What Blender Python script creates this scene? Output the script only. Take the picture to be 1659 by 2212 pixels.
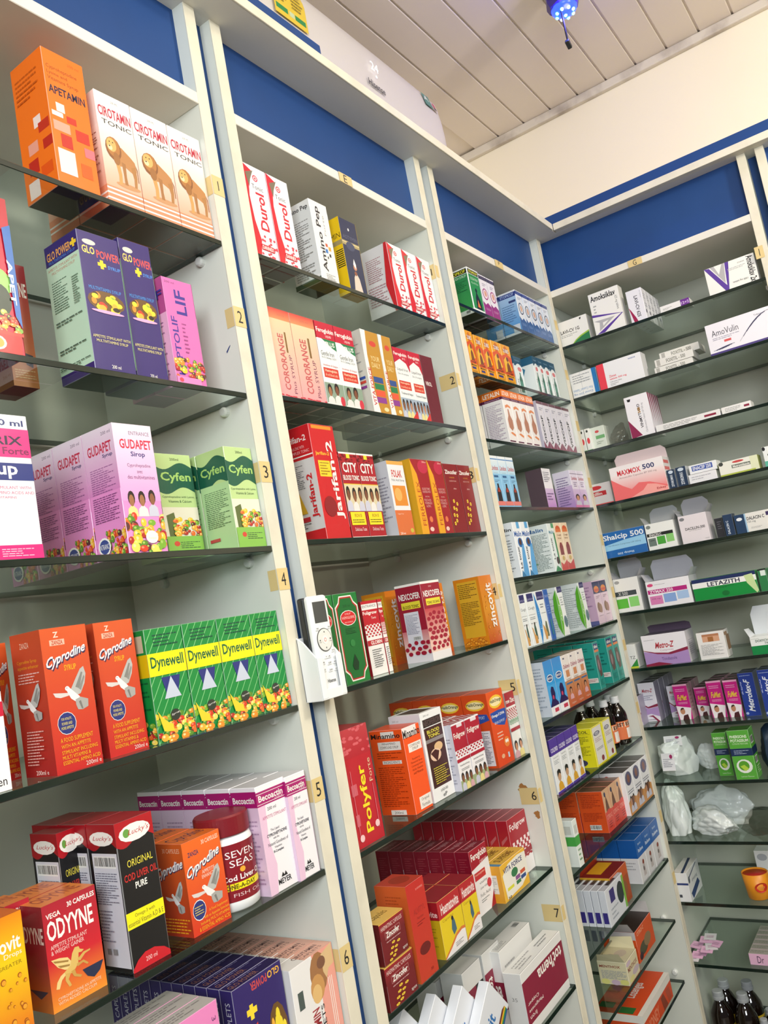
import bpy, bmesh, math, random
from mathutils import Vector, Matrix
for o in list(bpy.data.objects): bpy.data.objects.remove(o)
scn = bpy.context.scene
COL = scn.collection
# ---------------------------------------------------------------- camera
def cam_axes(yaw, pitch, roll):
    cy, sy = math.cos(yaw), math.sin(yaw)
    f = Vector((sy*math.cos(pitch), cy*math.cos(pitch), math.sin(pitch)))
    r = Vector((cy, -sy, 0)); u = r.cross(f)
    return r*math.cos(roll)+u*math.sin(roll), -r*math.sin(roll)+u*math.cos(roll), f
cd = bpy.data.cameras.new('camera'); cam = bpy.data.objects.new('camera', cd); COL.objects.link(cam)
r_, u_, f_ = cam_axes(0.98726222, 0.11867929, -0.18038919)
M = Matrix((r_, u_, -f_)).transposed().to_4x4(); M.translation = Vector((0, -0.85, 1.5))
cam.matrix_world = M
cd.sensor_fit = 'HORIZONTAL'; cd.sensor_width = 36.0; cd.lens = 36.0*1782.28/1659.0
cd.clip_start = 0.02; cd.clip_end = 50
scn.camera = cam
# ---------------------------------------------------------------- light
scn.view_settings.view_transform = 'Standard'; scn.view_settings.look = 'None'
scn.view_settings.gamma = 1.0; scn.view_settings.use_curve_mapping = False
scn.view_settings.exposure = 0.40
w = bpy.data.worlds.new('world'); scn.world = w; w.use_nodes = True
w.node_tree.nodes['Background'].inputs[0].default_value = (0.86, 0.93, 1.0, 1)
w.node_tree.nodes['Background'].inputs[1].default_value = 0.075
def area(name, loc, target, sx, sy, power, col):
    l = bpy.data.lights.new(name, 'AREA'); l.shape = 'RECTANGLE'; l.size = sx; l.size_y = sy
    l.energy = power; l.color = col
    o = bpy.data.objects.new(name, l); COL.objects.link(o); o.location = loc
    o.rotation_euler = (Vector(target)-Vector(loc)).to_track_quat('-Z', 'Y').to_euler()
    return o
area('ceiling_tube_light', (0.75, -1.75, 3.08), (0.85, -1.55, 0), 1.5, 0.25, 18, (1.0, 0.93, 0.80))
area('shopfront_daylight', (-1.45, -1.75, 2.35), (1.5, 0.05, 1.25), 1.3, 1.0, 56, (0.92, 0.97, 1.0))
l = bpy.data.lights.new('wall_ceiling_fill', 'POINT'); l.energy = 56; l.color = (1.0, 0.93, 0.82); l.shadow_soft_size = .12  # unseen fill lamp, added to brighten the cream wall and the ceiling
o = bpy.data.objects.new('wall_ceiling_fill', l); COL.objects.link(o); o.location = (1.5, -2.0, 2.74)
# ---------------------------------------------------------------- materials
def lin(c):
    return c/12.92 if c <= .04045 else ((c+.055)/1.055)**2.4
def hx(s): return tuple(lin(int(s[i:i+2], 16)/255) for i in (0, 2, 4))
def mat(name, col, rough=.5, spec=.5, noise=0, nscale=8, bump=0, metal=0, trans=0, alpha=1, emit=None, estr=0, dirt=None):
    m = bpy.data.materials.new(name); m.use_nodes = True; nt = m.node_tree; b = nt.nodes['Principled BSDF']
    c = hx(col) if isinstance(col, str) else col
    b.inputs['Base Color'].default_value = (*c, 1); b.inputs['Roughness'].default_value = rough
    b.inputs['Specular IOR Level'].default_value = spec; b.inputs['Metallic'].default_value = metal
    b.inputs['Transmission Weight'].default_value = trans; b.inputs['Alpha'].default_value = alpha
    if emit: b.inputs['Emission Color'].default_value = (*hx(emit), 1); b.inputs['Emission Strength'].default_value = estr
    if noise or bump:
        tc = nt.nodes.new('ShaderNodeTexCoord'); n = nt.nodes.new('ShaderNodeTexNoise')
        n.inputs['Scale'].default_value = nscale; n.inputs['Detail'].default_value = 6
        nt.links.new(tc.outputs['Object'], n.inputs['Vector'])
        if noise:
            r = nt.nodes.new('ShaderNodeValToRGB'); d = hx(dirt) if dirt else tuple(x*(1-noise) for x in c)
            r.color_ramp.elements[0].position = .32; r.color_ramp.elements[0].color = (*d, 1)
            r.color_ramp.elements[1].position = .55; r.color_ramp.elements[1].color = (*c, 1)
            nt.links.new(n.outputs['Fac'], r.inputs['Fac']); nt.links.new(r.outputs['Color'], b.inputs['Base Color'])
        if bump:
            bp = nt.nodes.new('ShaderNodeBump'); bp.inputs['Strength'].default_value = bump; bp.inputs['Distance'].default_value = .002
            nt.links.new(n.outputs['Fac'], bp.inputs['Height']); nt.links.new(bp.outputs['Normal'], b.inputs['Normal'])
    return m
def colmat(name, rough, coat=0):
    m = bpy.data.materials.new(name); m.use_nodes = True; nt = m.node_tree; b = nt.nodes['Principled BSDF']
    a = nt.nodes.new('ShaderNodeAttribute'); a.attribute_name = 'Col'
    nt.links.new(a.outputs['Color'], b.inputs['Base Color']); b.inputs['Roughness'].default_value = rough
    b.inputs['Specular IOR Level'].default_value = .5
    tc = nt.nodes.new('ShaderNodeTexCoord'); n = nt.nodes.new('ShaderNodeTexNoise'); n.inputs['Scale'].default_value = 35
    nt.links.new(tc.outputs['Object'], n.inputs['Vector'])
    bp = nt.nodes.new('ShaderNodeBump'); bp.inputs['Strength'].default_value = .25; bp.inputs['Distance'].default_value = .001
    nt.links.new(n.outputs['Fac'], bp.inputs['Height']); nt.links.new(bp.outputs['Normal'], b.inputs['Normal'])
    return m
CARTON = colmat('printed_card', .32)
def glassmat(name, tint, ior=1.5, rough=.01):
    m = bpy.data.materials.new(name); m.use_nodes = True; nt = m.node_tree; nt.nodes.clear()
    o = nt.nodes.new('ShaderNodeOutputMaterial'); t = nt.nodes.new('ShaderNodeBsdfTransparent'); g = nt.nodes.new('ShaderNodeBsdfGlossy')
    x = nt.nodes.new('ShaderNodeMixShader'); f = nt.nodes.new('ShaderNodeFresnel'); f.inputs['IOR'].default_value = ior
    t.inputs['Color'].default_value = (*tint, 1); g.inputs['Roughness'].default_value = rough; g.inputs['Color'].default_value = (.9, 1, .95, 1)
    ge = nt.nodes.new('ShaderNodeNewGeometry'); mu = nt.nodes.new('ShaderNodeMath'); mu.operation = 'SUBTRACT'; mu.use_clamp = True
    nt.links.new(f.outputs[0], mu.inputs[0]); nt.links.new(ge.outputs['Backfacing'], mu.inputs[1])
    nt.links.new(mu.outputs[0], x.inputs['Fac']); nt.links.new(t.outputs[0], x.inputs[1]); nt.links.new(g.outputs[0], x.inputs[2])
    nt.links.new(x.outputs[0], o.inputs['Surface'])
    return m
GLASS = glassmat('shelf_glass', (.86, .905, .875))
EDGE = mat('glass_edge', '0c1e18', .15, .6)
CLEAR = glassmat('clear_film', (.80, .78, .76), 1.6, .18)
LAM = mat('white_laminate', 'e6e2d6', .45, .4, noise=.07, nscale=3, bump=.02)
LAMIN = mat('cabinet_lining', 'dfe2d8', .5, .4, noise=.06, nscale=2.5)
BACKM = mat('cabinet_back_board', 'bcbdb0', .5, .35, noise=.08, nscale=2.5)  # board colour greyed to carry part of the shade inside the bays
LAMEDGE = mat('aged_edge_band', 'e2dcc8', .5, .3, noise=.12, nscale=14)
BLUE = mat('blue_board', '1a4480', .5, .35, noise=.1, nscale=5)
WALLM = mat('cream_paint', 'f6ecd4', .75, .2, noise=.03, nscale=2, bump=.05)
CEILM = mat('pvc_plank', 'e4d9cb', .35, .4, noise=.06, nscale=1.6)
TRIMM = mat('cornice_plaster', 'd9d0c0', .6, .3, noise=.2, nscale=9, dirt='a89c90')
FLOORM = mat('floor_tile', '8a857c', .4, .4, noise=.1, nscale=3)
WPL = mat('white_plastic', 'eef0f0', .25, .5)
ACM = mat('air_conditioner_plastic', 'dcd6d0', .3, .5)
DKP = mat('dark_plastic', '2a2c2c', .35, .5)
TAPE = mat('masking_tape', 'dcc488', .6, .3, noise=.12, nscale=60)
INK = mat('black_ink', '1c1c22', .6, .2)
AMB = mat('dark_syrup_glass', '160c08', .06, .8)
CAPM = mat('white_cap', 'd8dadc', .4, .5)
CAPG = mat('grey_cap', 'a4a8ac', .4, .5)
BAG = mat('white_polythene', 'dfe6e4', .28, .5, noise=.08, nscale=20, bump=.3)
PIN = mat('shelf_peg_plastic', 'dde0dc', .3, .5)
# ---------------------------------------------------------------- mesh helpers
def newmesh(name, bm, m, smooth=False):
    me = bpy.data.meshes.new(name); bm.normal_update(); bm.to_mesh(me); bm.free()
    for x in (m if isinstance(m, (list, tuple)) else [m]): me.materials.append(x)
    if smooth:
        for p in me.polygons: p.use_smooth = True
    return me
def obj(name, bm, m, parent=None, loc=None, rz=0, smooth=False, rot=None):
    o = bpy.data.objects.new(name, newmesh(name, bm, m, smooth)); COL.objects.link(o)
    if loc: o.location = loc
    o.rotation_euler = rot or (0, 0, rz)
    if parent: o.parent = parent
    return o
def thing(name, label, cat, loc=(0, 0, 0), rz=0, group=None):
    o = bpy.data.objects.new(name, None); COL.objects.link(o); o.location = loc; o.rotation_euler = (0, 0, rz); o.empty_display_size = .02
    return tag(o, label, cat, group)
def tag(o, label, cat, group=None):
    o['label'] = label; o['category'] = cat
    if group: o['group'] = group
    return o
def struct(o): o['kind'] = 'structure'; return o
def bx(bm, x0, y0, z0, x1, y1, z1, bev=0, mi=0, seg=2):
    r = bmesh.ops.create_cube(bm, size=1); vs = r['verts']
    for v in vs: v.co = Vector((x0+(v.co.x+.5)*(x1-x0), y0+(v.co.y+.5)*(y1-y0), z0+(v.co.z+.5)*(z1-z0)))
    fs = {f for v in vs for f in v.link_faces}
    for f in fs: f.material_index = mi
    if bev:
        es = {e for v in vs for e in v.link_edges}
        bmesh.ops.bevel(bm, geom=list(es), offset=bev, segments=seg, affect='EDGES', profile=.5)
    return bm
def box(x0, y0, z0, x1, y1, z1, bev=0, seg=2): return bx(bmesh.new(), x0, y0, z0, x1, y1, z1, bev, 0, seg)
def lathe(bm, prof, n=28, cx=0, cy=0, mi=0):
    rings = []
    for r, z in prof: rings.append([bm.verts.new((cx+r*math.cos(2*math.pi*i/n), cy+r*math.sin(2*math.pi*i/n), z)) for i in range(n)])
    for a, b in zip(rings[:-1], rings[1:]):
        for i in range(n):
            f = bm.faces.new((a[i], a[(i+1) % n], b[(i+1) % n], b[i])); f.material_index = mi
    for rg, rev in ((rings[0], True), (rings[-1], False)):
        f = bm.faces.new(list(reversed(rg)) if rev else rg); f.material_index = mi
    return bm
# ---------------------------------------------------------------- lettering
TX = {}
def glyphs(s, bold=0, ital=0, hand=0):
    k = (s, bold, ital)
    if k in TX: return TX[k]
    cu = bpy.data.curves.new('txt', 'FONT'); cu.body = s; cu.resolution_u = 2; cu.offset = .022 if bold else 0; cu.shear = .35 if ital else 0
    ob = bpy.data.objects.new('txt', cu); me = ob.to_mesh()
    vs = [(v.co.x, v.co.y) for v in me.vertices]; fs = [tuple(p.vertices) for p in me.polygons]
    ob.to_mesh_clear(); bpy.data.objects.remove(ob); bpy.data.curves.remove(cu)
    if not vs: vs = [(0, 0), (1, 0), (1, 1)]; fs = []
    x0 = min(v[0] for v in vs); x1 = max(v[0] for v in vs); y0 = min(v[1] for v in vs); y1 = max(v[1] for v in vs)
    vs = [((x-x0)/(x1-x0+1e-9), (y-y0)/(y1-y0+1e-9)) for x, y in vs]
    TX[k] = (vs, fs); return TX[k]
# ---------------------------------------------------------------- print language: every mark is a list of coloured polygons in face coordinates
def R(a, b, c, d, col, col2=None): return [('q', [(a, b), (c, b), (c, d), (a, d)], col, col2)]
def G(pts, col): return [('q', list(pts), col, None)]
def E(cx, cy, rx, ry, col, n=14): return [('q', [(cx+rx*math.cos(2*math.pi*i/n), cy+ry*math.sin(2*math.pi*i/n)) for i in range(n)], col, None)]
def X(s, a, b, c, d, col, rot=0, bold=0, ital=0, wide=0): return [('x', s, a, b, c, d, col, rot, bold, ital)]
def L(a, b, c, d, n, col):
    rr = random.Random(n*7+int(a*100)); out = []; h = (d-b)/n
    for i in range(n):
        y = b+h*i+h*.28; x = a; end = a+(c-a)*(rr.uniform(.55, 1) if i % 3 else 1)
        while x < end:
            w = rr.uniform(.06, .2)*(c-a); out += R(x, y, min(x+w, end), y+h*.38, col); x += w+.025*(c-a)
    return out
FC = ['e8902c', 'd83c24', 'e8c838', '7cae34', 'f0b03c', 'b42c28', '5a8c2c', 'e06c28', 'f0dc60', '5c2c30']
def FR(a, b, c, d, seed):
    rr = random.Random(seed); out = []
    for i in range(46):
        y = b+(d-b)*(i/46)*.9+.03*(d-b); x = a+(c-a)*rr.random(); y += rr.uniform(0, .1)*(d-b); rx = (c-a)*rr.uniform(.055, .11); ry = (d-b)*rr.uniform(.08, .14); k = rr.choice(FC)
        out += E(x, y, rx, ry, k, 10)+E(x-rx*.3, y-ry*.3, rx*.35, ry*.35, 'f8e0a0' if k in ('e8902c', 'f0b03c', 'e8c838', 'f0dc60') else 'e89070' if k in ('d83c24', 'b42c28', 'e06c28') else 'a8c860', 6)
    return out
def FO(cx, cy, rx, ry, seed):
    rr = random.Random(seed); out = E(cx, cy, rx, ry, '6c4c24')
    for i in range(26):
        t = rr.uniform(0, 6.28); q = math.sqrt(rr.random())*.8
        out += E(cx+rx*q*math.cos(t), cy+ry*q*math.sin(t), rx*rr.uniform(.14, .24), ry*rr.uniform(.2, .35), rr.choice(FC[:5]+['f0d838', 'f0d838', '2c2018']), 9)
    return out
def PE(a, b, c, d, n, seed):
    rr = random.Random(seed*3); out = []; w = (c-a)/n
    for i in range(n):
        x = a+w*(i+.5); dy = rr.uniform(0, .08)*(d-b); sk = rr.choice(['a06c48', '7c4c34', 'c89070', '8c5a3c'])
        out += E(x, b+(d-b)*.3+dy, w*.34, (d-b)*.26, '261c1c', 12)
        out += G([(x-w*.5, d), (x-w*.42, b+(d-b)*.68+dy), (x, b+(d-b)*.52+dy), (x+w*.42, b+(d-b)*.68+dy), (x+w*.5, d)], rr.choice(['e8e0dc', 'd8a8b0', 'c8c8d8', 'e8d890']))
        out += E(x, b+(d-b)*.38+dy, w*.24, (d-b)*.21, sk, 12)
    return out
def DT(a, b, c, d, col, n):
    rr = random.Random(n); out = []
    for i in range(26): out += E(rr.uniform(a, c), rr.uniform(b, d), .055*(c-a)+.01, .03*(d-b)+.006, col, 9)
    return out
def CK(a, b, c, d, col):
    out = []
    for i in range(6):
        for j in range(9):
            if (i+j) % 2 == 0: out += R(a+(c-a)*j/9, b+(d-b)*i/6, a+(c-a)*(j+1)/9, b+(d-b)*(i+1)/6-(d-b)*.015*i, col)
    return out
def ST(a, b, c, d, col):
    out = []
    for i in range(-8, 6):
        x = i*.2; out += G([(x, 1), (x+.018, 1), (x+1.618, 0), (x+1.6, 0)], col)
    return out
def ST2(a, b, c, d, col, n):
    out = []
    for i in range(n): out += R(a+.3*(c-a)*abs(i/n-.5), b+(d-b)*i/n, c, b+(d-b)*(i+.5)/n, col)
    return out
def WV(a, b, c, d, col):
    N = 12; am = .035
    t = [(a+(c-a)*i/N, b+am*math.sin(6.28*i/N+.4)) for i in range(N+1)]; u = [(a+(c-a)*i/N, d+am*math.sin(6.28*i/N+.4)) for i in range(N, -1, -1)]
    out = []
    for i in range(N): out += G([t[i], t[i+1], u[N-i-1], u[N-i]], col)
    return out
def BD(a, b, c, d, col, seed):
    rr = random.Random(seed); out = []; k = 0
    y = b
    while y < d:
        n = 4; k += 1
        for i in range(n): out += E(a+(c-a)*((i+.5+.5*(k % 2))/n)+rr.uniform(-.03, .03), y+rr.uniform(-.01, .01), rr.uniform(.07, .11), .026, col, 12)
        y += .062
    return out
def LN(a, b, c, d):
    q = lambda pts, col: G(_s(pts, a, b, c, d), col); e = lambda x, y, rx, ry, col: E(a+(c-a)*x, b+(d-b)*y, (c-a)*rx, (d-b)*ry, col, 14)
    return (e(.62, .95, .38, .05, 'c89468')+q([(.3, .3), (.55, .22), (.8, .34), (.93, .42), (.95, .6), (.84, .66), (.6, .58), (.42, .6), (.32, .55)], 'bc8450')
        + q([(.3, .5), (.42, .5), (.46, .75), (.44, .95), (.34, .96), (.36, .78)], 'd09c5c')+q([(.5, .5), (.62, .52), (.6, .78), (.62, .93), (.52, .93), (.52, .75)], 'a87444')
        + q([(.78, .55), (.93, .5), (.94, .72), (.9, .92), (.82, .92), (.84, .75)], 'b07c48')+q([(.93, .45), (.99, .55), (.985, .8), (.96, .8), (.965, .58)], '8c5a34')
        + e(.3, .3, .24, .22, '8c5a34')+e(.3, .27, .2, .19, 'b47840')+e(.25, .24, .15, .13, 'dcb068')+e(.2, .3, .07, .05, 'f0d8a8')+e(.19, .27, .025, .015, '5c3824')+e(.2, .19, .018, .012, '3c2418')+e(.3, .19, .018, .012, '3c2418')+e(.36, .48, .1, .12, 'a06c3c'))
def HS(a, b, c, d):
    q = lambda pts, col: G(_s(pts, a, b, c, d), col)
    return (q([(0, .05), (.2, .08), (.4, .16), (.5, .34), (.46, .5), (.3, .44), (.14, .3)], 'e8cc88')+q([(.04, .09), (.42, .24), (.4, .28), (.08, .16)], 'a07c40')+q([(.14, .26), (.44, .36), (.42, .4), (.2, .34)], 'a07c40')
        + q([(.52, .12), (.6, 0), (.7, .02), (.72, .1), (.82, .16), (.76, .2), (.68, .18), (.66, .32), (.64, .45), (.5, .6), (.3, .62), (.28, .5), (.44, .4)], 'dcb868')
        + q([(.62, .34), (.8, .22), (.98, .22), (.98, .26), (.84, .28), (.7, .4)], 'd4ac5c')+q([(.6, .44), (.78, .42), (.9, .56), (.86, .58), (.76, .48), (.62, .52)], 'c89c50')
        + q([(.3, .55), (.44, .58), (.36, .72), (.42, .9), (.36, .92), (.28, .72)], 'd4ac5c')+q([(.44, .56), (.54, .54), (.56, .68), (.7, .78), (.66, .82), (.5, .72)], 'c89c50')
        + q([(.28, .5), (.3, .58), (.2, .66), (.12, .85), (.04, .82), (.08, .66), (.18, .54)], 'e8cc88'))
def _s(pts, a, b, c, d): return [(a+(c-a)*x, b+(d-b)*y) for x, y in pts]
def DV(a, b, c, d):
    q = lambda pts, col: G(_s(pts, a, b, c, d), col)
    return (q([(.45, .52), (.6, .3), (.78, .05), (.88, 0), (.92, .18), (.86, .4), (.72, .62), (.55, .66)], 'b8b8b4') + q([(.6, .45), (.8, .12), (.84, .14), (.7, .5)], '84847f') + q([(.68, .5), (.86, .2), (.88, .26), (.74, .55)], '8c8c88')
            + q([(0, .5), (.2, .53), (.42, .56), (.4, .62), (.18, .64), (.05, .6)], 'd8d0cc') + q([(.34, .45), (.44, .44), (.55, .55), (.68, .68), (.72, .8), (.58, .8), (.45, .7), (.38, .55)], 'eceae8')
            + q([(.56, .74), (.7, .7), (.9, .78), (.88, .95), (.72, 1), (.6, .98), (.56, .86)], 'a8a6a2') + q([(.64, .8), (.7, .78), (.74, .98), (.7, .99)], '787672') + E(a+(c-a)*.38, b+(d-b)*.45, (c-a)*.06, (d-b)*.055, 'f0eeec', 10) + E(a+(c-a)*.37, b+(d-b)*.44, (c-a)*.012, (d-b)*.012, '201818', 6))
def TI(s, a, b, c, d):
    return [('x', s, a+.015, b+.012, c+.015, d+.012, '26264c', 25, 1, 1), ('x', s, a-.008, b+.004, c-.008, d+.004, '26264c', 25, 1, 1), ('x', s, a, b, c, d, 'f4f0f0', 25, 1, 1)]
def FL(a, b, c, d):
    out = []
    for x, y in ((.5, .1), (.9, .2), (.35, .35), (.65, .4), (.2, .6), (.55, .62), (.4, .8), (.1, .9)):
        for k in range(5): out += E(a+(c-a)*(x+.07*math.cos(k*1.257)), b+(d-b)*(y+.045*math.sin(k*1.257)), .05*(c-a)+.015, .028*(d-b), 'f0d040', 7)
        out += E(a+(c-a)*x, b+(d-b)*y, .04*(c-a), .022*(d-b), '8c2020', 6)
    return out
def BB(a, b, c, d, seed):
    rr = random.Random(seed); out = []
    for i in range(24):
        x, y = rr.uniform(a+.06, c-.06), rr.uniform(b, d); q = rr.uniform(.25, 1)
        out += E(x, y, .06*q, .028*q, 'a05018', 9)+E(x+.008, y+.004, .048*q, .021*q, 'e8a030', 9)
    return out
def BC(a, b, c, d):
    rr = random.Random(5); out = R(a, b, c, d, 'ecece8'); x = a+.02*(c-a)
    while x < c-.04*(c-a):
        w = rr.uniform(.01, .035)*(c-a); out += R(x, b+.08*(d-b), x+w, d-.15*(d-b), '202020'); x += w+rr.uniform(.015, .035)*(c-a)
    return out
def ARC(x0, y0, x1, y1, col):
    out = []; N = 8; P_ = [(x0+(x1-x0)*t, y0+(y1-y0)*math.sin(t*1.57)) for t in [i/N for i in range(N+1)]]
    for i in range(N):
        w = .05*math.sin(math.pi*(i+.5)/N); out += G([P_[i], P_[i+1], (P_[i+1][0], P_[i+1][1]+w), (P_[i][0], P_[i][1]+w)], col)
    return out
FRM = [(.25, .03), (.75, .03), (.82, .1), (.97, .15), (.97, .85), (.82, .9), (.75, .97), (.25, .97), (.18, .9), (.03, .85), (.03, .15), (.18, .1)]
def clip(p):
    for ax, lim, sg in ((0, 0, 1), (0, 1, -1), (1, 0, 1), (1, 1, -1)):
        o = []
        for i in range(len(p)):
            A, B = p[i], p[(i+1) % len(p)]; a = (A[ax]-lim)*sg; b = (B[ax]-lim)*sg
            if a >= 0: o.append(A)
            if (a >= 0) != (b >= 0):
                t = a/(a-b); o.append((A[0]+(B[0]-A[0])*t, A[1]+(B[1]-A[1])*t))
        p = o
        if len(p) < 3: return []
    return p
class PM:
    """collects coloured polygons; becomes one mesh with a colour attribute"""
    def __init__(s): s.v = []; s.f = []; s.c = []
    def poly(s, pts, cols):
        b = len(s.v); s.v += pts; s.c += cols; s.f.append(tuple(range(b, b+len(pts))))
    def marks(s, ops, fn, step=2.6e-5):
        k = 0; tot = sum(len(g) for g in ops); step = min(step, .0026/max(tot, 1))
        for grp in ops:
            for op in grp:
                k += 1; e = k*step*.8+step
                if op[0] == 'q':
                    pts = clip(op[1])
                    if len(pts) < 3: continue
                    c1 = hx(op[2])
                    if op[3]:
                        c2 = hx(op[3]); v0 = min(p[1] for p in pts); v1 = max(p[1] for p in pts)
                        cols = [tuple(c1[i]+(c2[i]-c1[i])*(p[1]-v0)/(v1-v0+1e-9) for i in range(3)) for p in pts]
                    else: cols = [c1]*len(pts)
                    s.poly([fn(u, v, e) for u, v in pts], cols)
                else:
                    _, t, a, b, c, d, col, rot, bold, ital = op; gv, gf = glyphs(t, bold, ital); base = len(s.v); cc = hx(col)
                    for x, y in gv:
                        if rot == 90: u, v = c-y*(c-a), d-x*(d-b)
                        elif rot == -90: u, v = a+y*(c-a), b+x*(d-b)
                        elif rot == 180: u, v = c-x*(c-a), b+y*(d-b)
                        elif rot: u = a+x*(c-a); v = d-y*(d-b)*.5-x*(d-b)*.5
                        else: u, v = a+x*(c-a), d-y*(d-b)
                        s.v.append(fn(min(max(u, 0), 1), min(max(v, 0), 1), e)); s.c.append(cc)
                    s.f += [tuple(i+base for i in f) for f in gf]
    def mesh(s, name, m=None):
        me = bpy.data.meshes.new(name); me.from_pydata(s.v, [], s.f); me.update()
        a = me.attributes.new('Col', 'FLOAT_COLOR', 'POINT'); a.data.foreach_set('color', [x for c in s.c for x in (*c, 1)])
        me.materials.append(m or CARTON); return me
def carton_mesh(key, w, d, h):
    name, look, base, F, S, T, top, bot = P[key]
    pm = PM(); bm = bmesh.new(); bx(bm, -w/2, -d/2, 0, w/2, d/2, h, min(.0007, h*.1), 0, 1); bm.normal_update()
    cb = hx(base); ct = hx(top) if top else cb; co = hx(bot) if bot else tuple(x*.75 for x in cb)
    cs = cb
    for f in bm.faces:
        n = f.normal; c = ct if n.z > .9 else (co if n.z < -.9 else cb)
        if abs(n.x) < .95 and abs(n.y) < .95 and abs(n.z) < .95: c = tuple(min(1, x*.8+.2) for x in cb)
        pm.poly([tuple(v.co) for v in f.verts], [c]*len(f.verts))
    bm.free()
    # tuck line of the lid: a thin dark slit
    pm.poly([(-w/2+.002, -d/2+.0015, h+2e-5), (w/2-.002, -d/2+.0015, h+2e-5), (w/2-.002, -d/2+.0022, h+2e-5), (-w/2+.002, -d/2+.0022, h+2e-5)], [tuple(x*.3 for x in ct)]*4)
    pm.marks(F, lambda u, v, e: ((u-.5)*w, -d/2-e, (1-v)*h))
    if S:
        pm.marks(S, lambda u, v, e: (-w/2-e, (.5-u)*d, (1-v)*h))
        pm.marks(S, lambda u, v, e: (w/2+e, (u-.5)*d, (1-v)*h))
    if T: pm.marks(T, lambda u, v, e: ((u-.5)*w, (.5-v)*d, h+e+4e-5))
    return pm.mesh(key)

# ================================================================ carton designs
P={}
def pr(k,name,look,base,F,S=None,T=None,top=None,bot=None):
    P[k]=(name,look,base,F,S if S is not None else [],T or [],top,bot)
K='15151a'; W='f4f1ea'; NV='1c2a6b'; RD='c9141c'; GR='8a8a8a'
pr('apetamin','syrup_carton','tall orange carton with coloured squares','f77418',
 [X('200 ml',.6,.045,.88,.065,'b8500c'),X('Cyproheptadine',.07,.115,.8,.15,'8c3808'),X('Lysine and',.07,.16,.55,.19,'8c3808'),X('Vitamins Syrup',.07,.2,.8,.235,'8c3808'),X('APETAMIN',.06,.265,.93,.325,'1b1b3c',0,1),
  R(.18,.385,.38,.45,'f7dfd5'),R(.06,.455,.32,.49,'f9e9e0'),R(.4,.46,.63,.51,'c8301c'),R(.06,.525,.45,.595,'eda08a'),R(.58,.535,.9,.62,'c8301c'),R(.2,.61,.46,.705,'c2281c'),R(.74,.65,.99,.72,'d8707a'),R(.08,.725,.48,.9,'f4dcd6'),R(.6,.78,.86,.88,'f05a12')],
 [R(.5,.44,.72,.52,'f7dfd5'),R(.62,.5,.95,.57,'c8301c'),R(.25,.6,.55,.68,'eda08a'),R(.7,.63,.98,.7,'c2281c'),R(.2,.72,.5,.82,'c2281c'),R(.12,.86,.45,.98,'f4dcd6'),R(.55,.8,.9,.88,'e85512'),L(.1,.1,.8,.3,6,'c8560c')],bot='4a3428')
pr('cirotamin','tonic_carton','cream tonic carton with lion picture','f3e4da',
 [R(0,0,1,.3,'f6f3ef','f6eae0'),R(0,.3,1,.86,'f6eae0','e8a98a'),R(0,.82,1,1,'e5926c'),R(0,.835,1,.85,W),R(0,.875,1,.89,W),R(0,.92,1,.935,W),X('200 ML',.45,.045,.65,.065,GR),X('CIROTAMIN',.05,.12,.97,.21,'c03048',0,1),X('TONIC',.12,.235,.95,.275,K,0,0,0,1),
  LN(.06,.34,.98,.8)],
 [R(0,.3,1,.86,'f6eae0','e8a98a'),R(0,.82,1,1,'e5926c'),R(0,.875,1,.89,W),R(0,.92,1,.935,W),L(.1,.35,.9,.75,18,'a0705c')],bot='6a4a3c')
pr('fruitbasket','syrup_carton','red carton with fruit basket picture and blue stripe','c81e3c',
 [R(0,0,1,.3,'b0182a','c02038'),E(.4,.55,.5,.1,'9ccf6c'),E(.55,.66,.28,.1,'2c3c2c'),FR(.0,.72,.92,.86,3),G([(0,.86),(.95,.86),(.9,1),(0,1)],'cc2022'),R(0,.855,1,.875,'d83428'),G([(.78,.2),(1,.17),(1,.82),(.86,.75)],'2c68b4'),X('APET',.8,.4,.93,.68,W,-90,1),E(.3,.93,.24,.045,'f0ead0'),E(.3,.93,.18,.033,'e0a840'),X('D',.2,.26,.5,.31,W,0,1)],
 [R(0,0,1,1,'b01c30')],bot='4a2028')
pr('odyyne_syrup','syrup_carton','red to orange carton mostly hidden behind','a8242c',
 [R(0,0,1,.25,'981c24','a02424'),R(0,.25,1,1,'a82c24','c07838'),X('ODYYNE',.02,.15,.95,.27,W,0,1),G([(.45,.72),(.9,.74),(.85,.84),(.6,.82)],'241c38'),L(.1,.86,.9,.94,4,'e0b888')],[R(0,0,1,1,'9c2020','b06830')])
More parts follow.
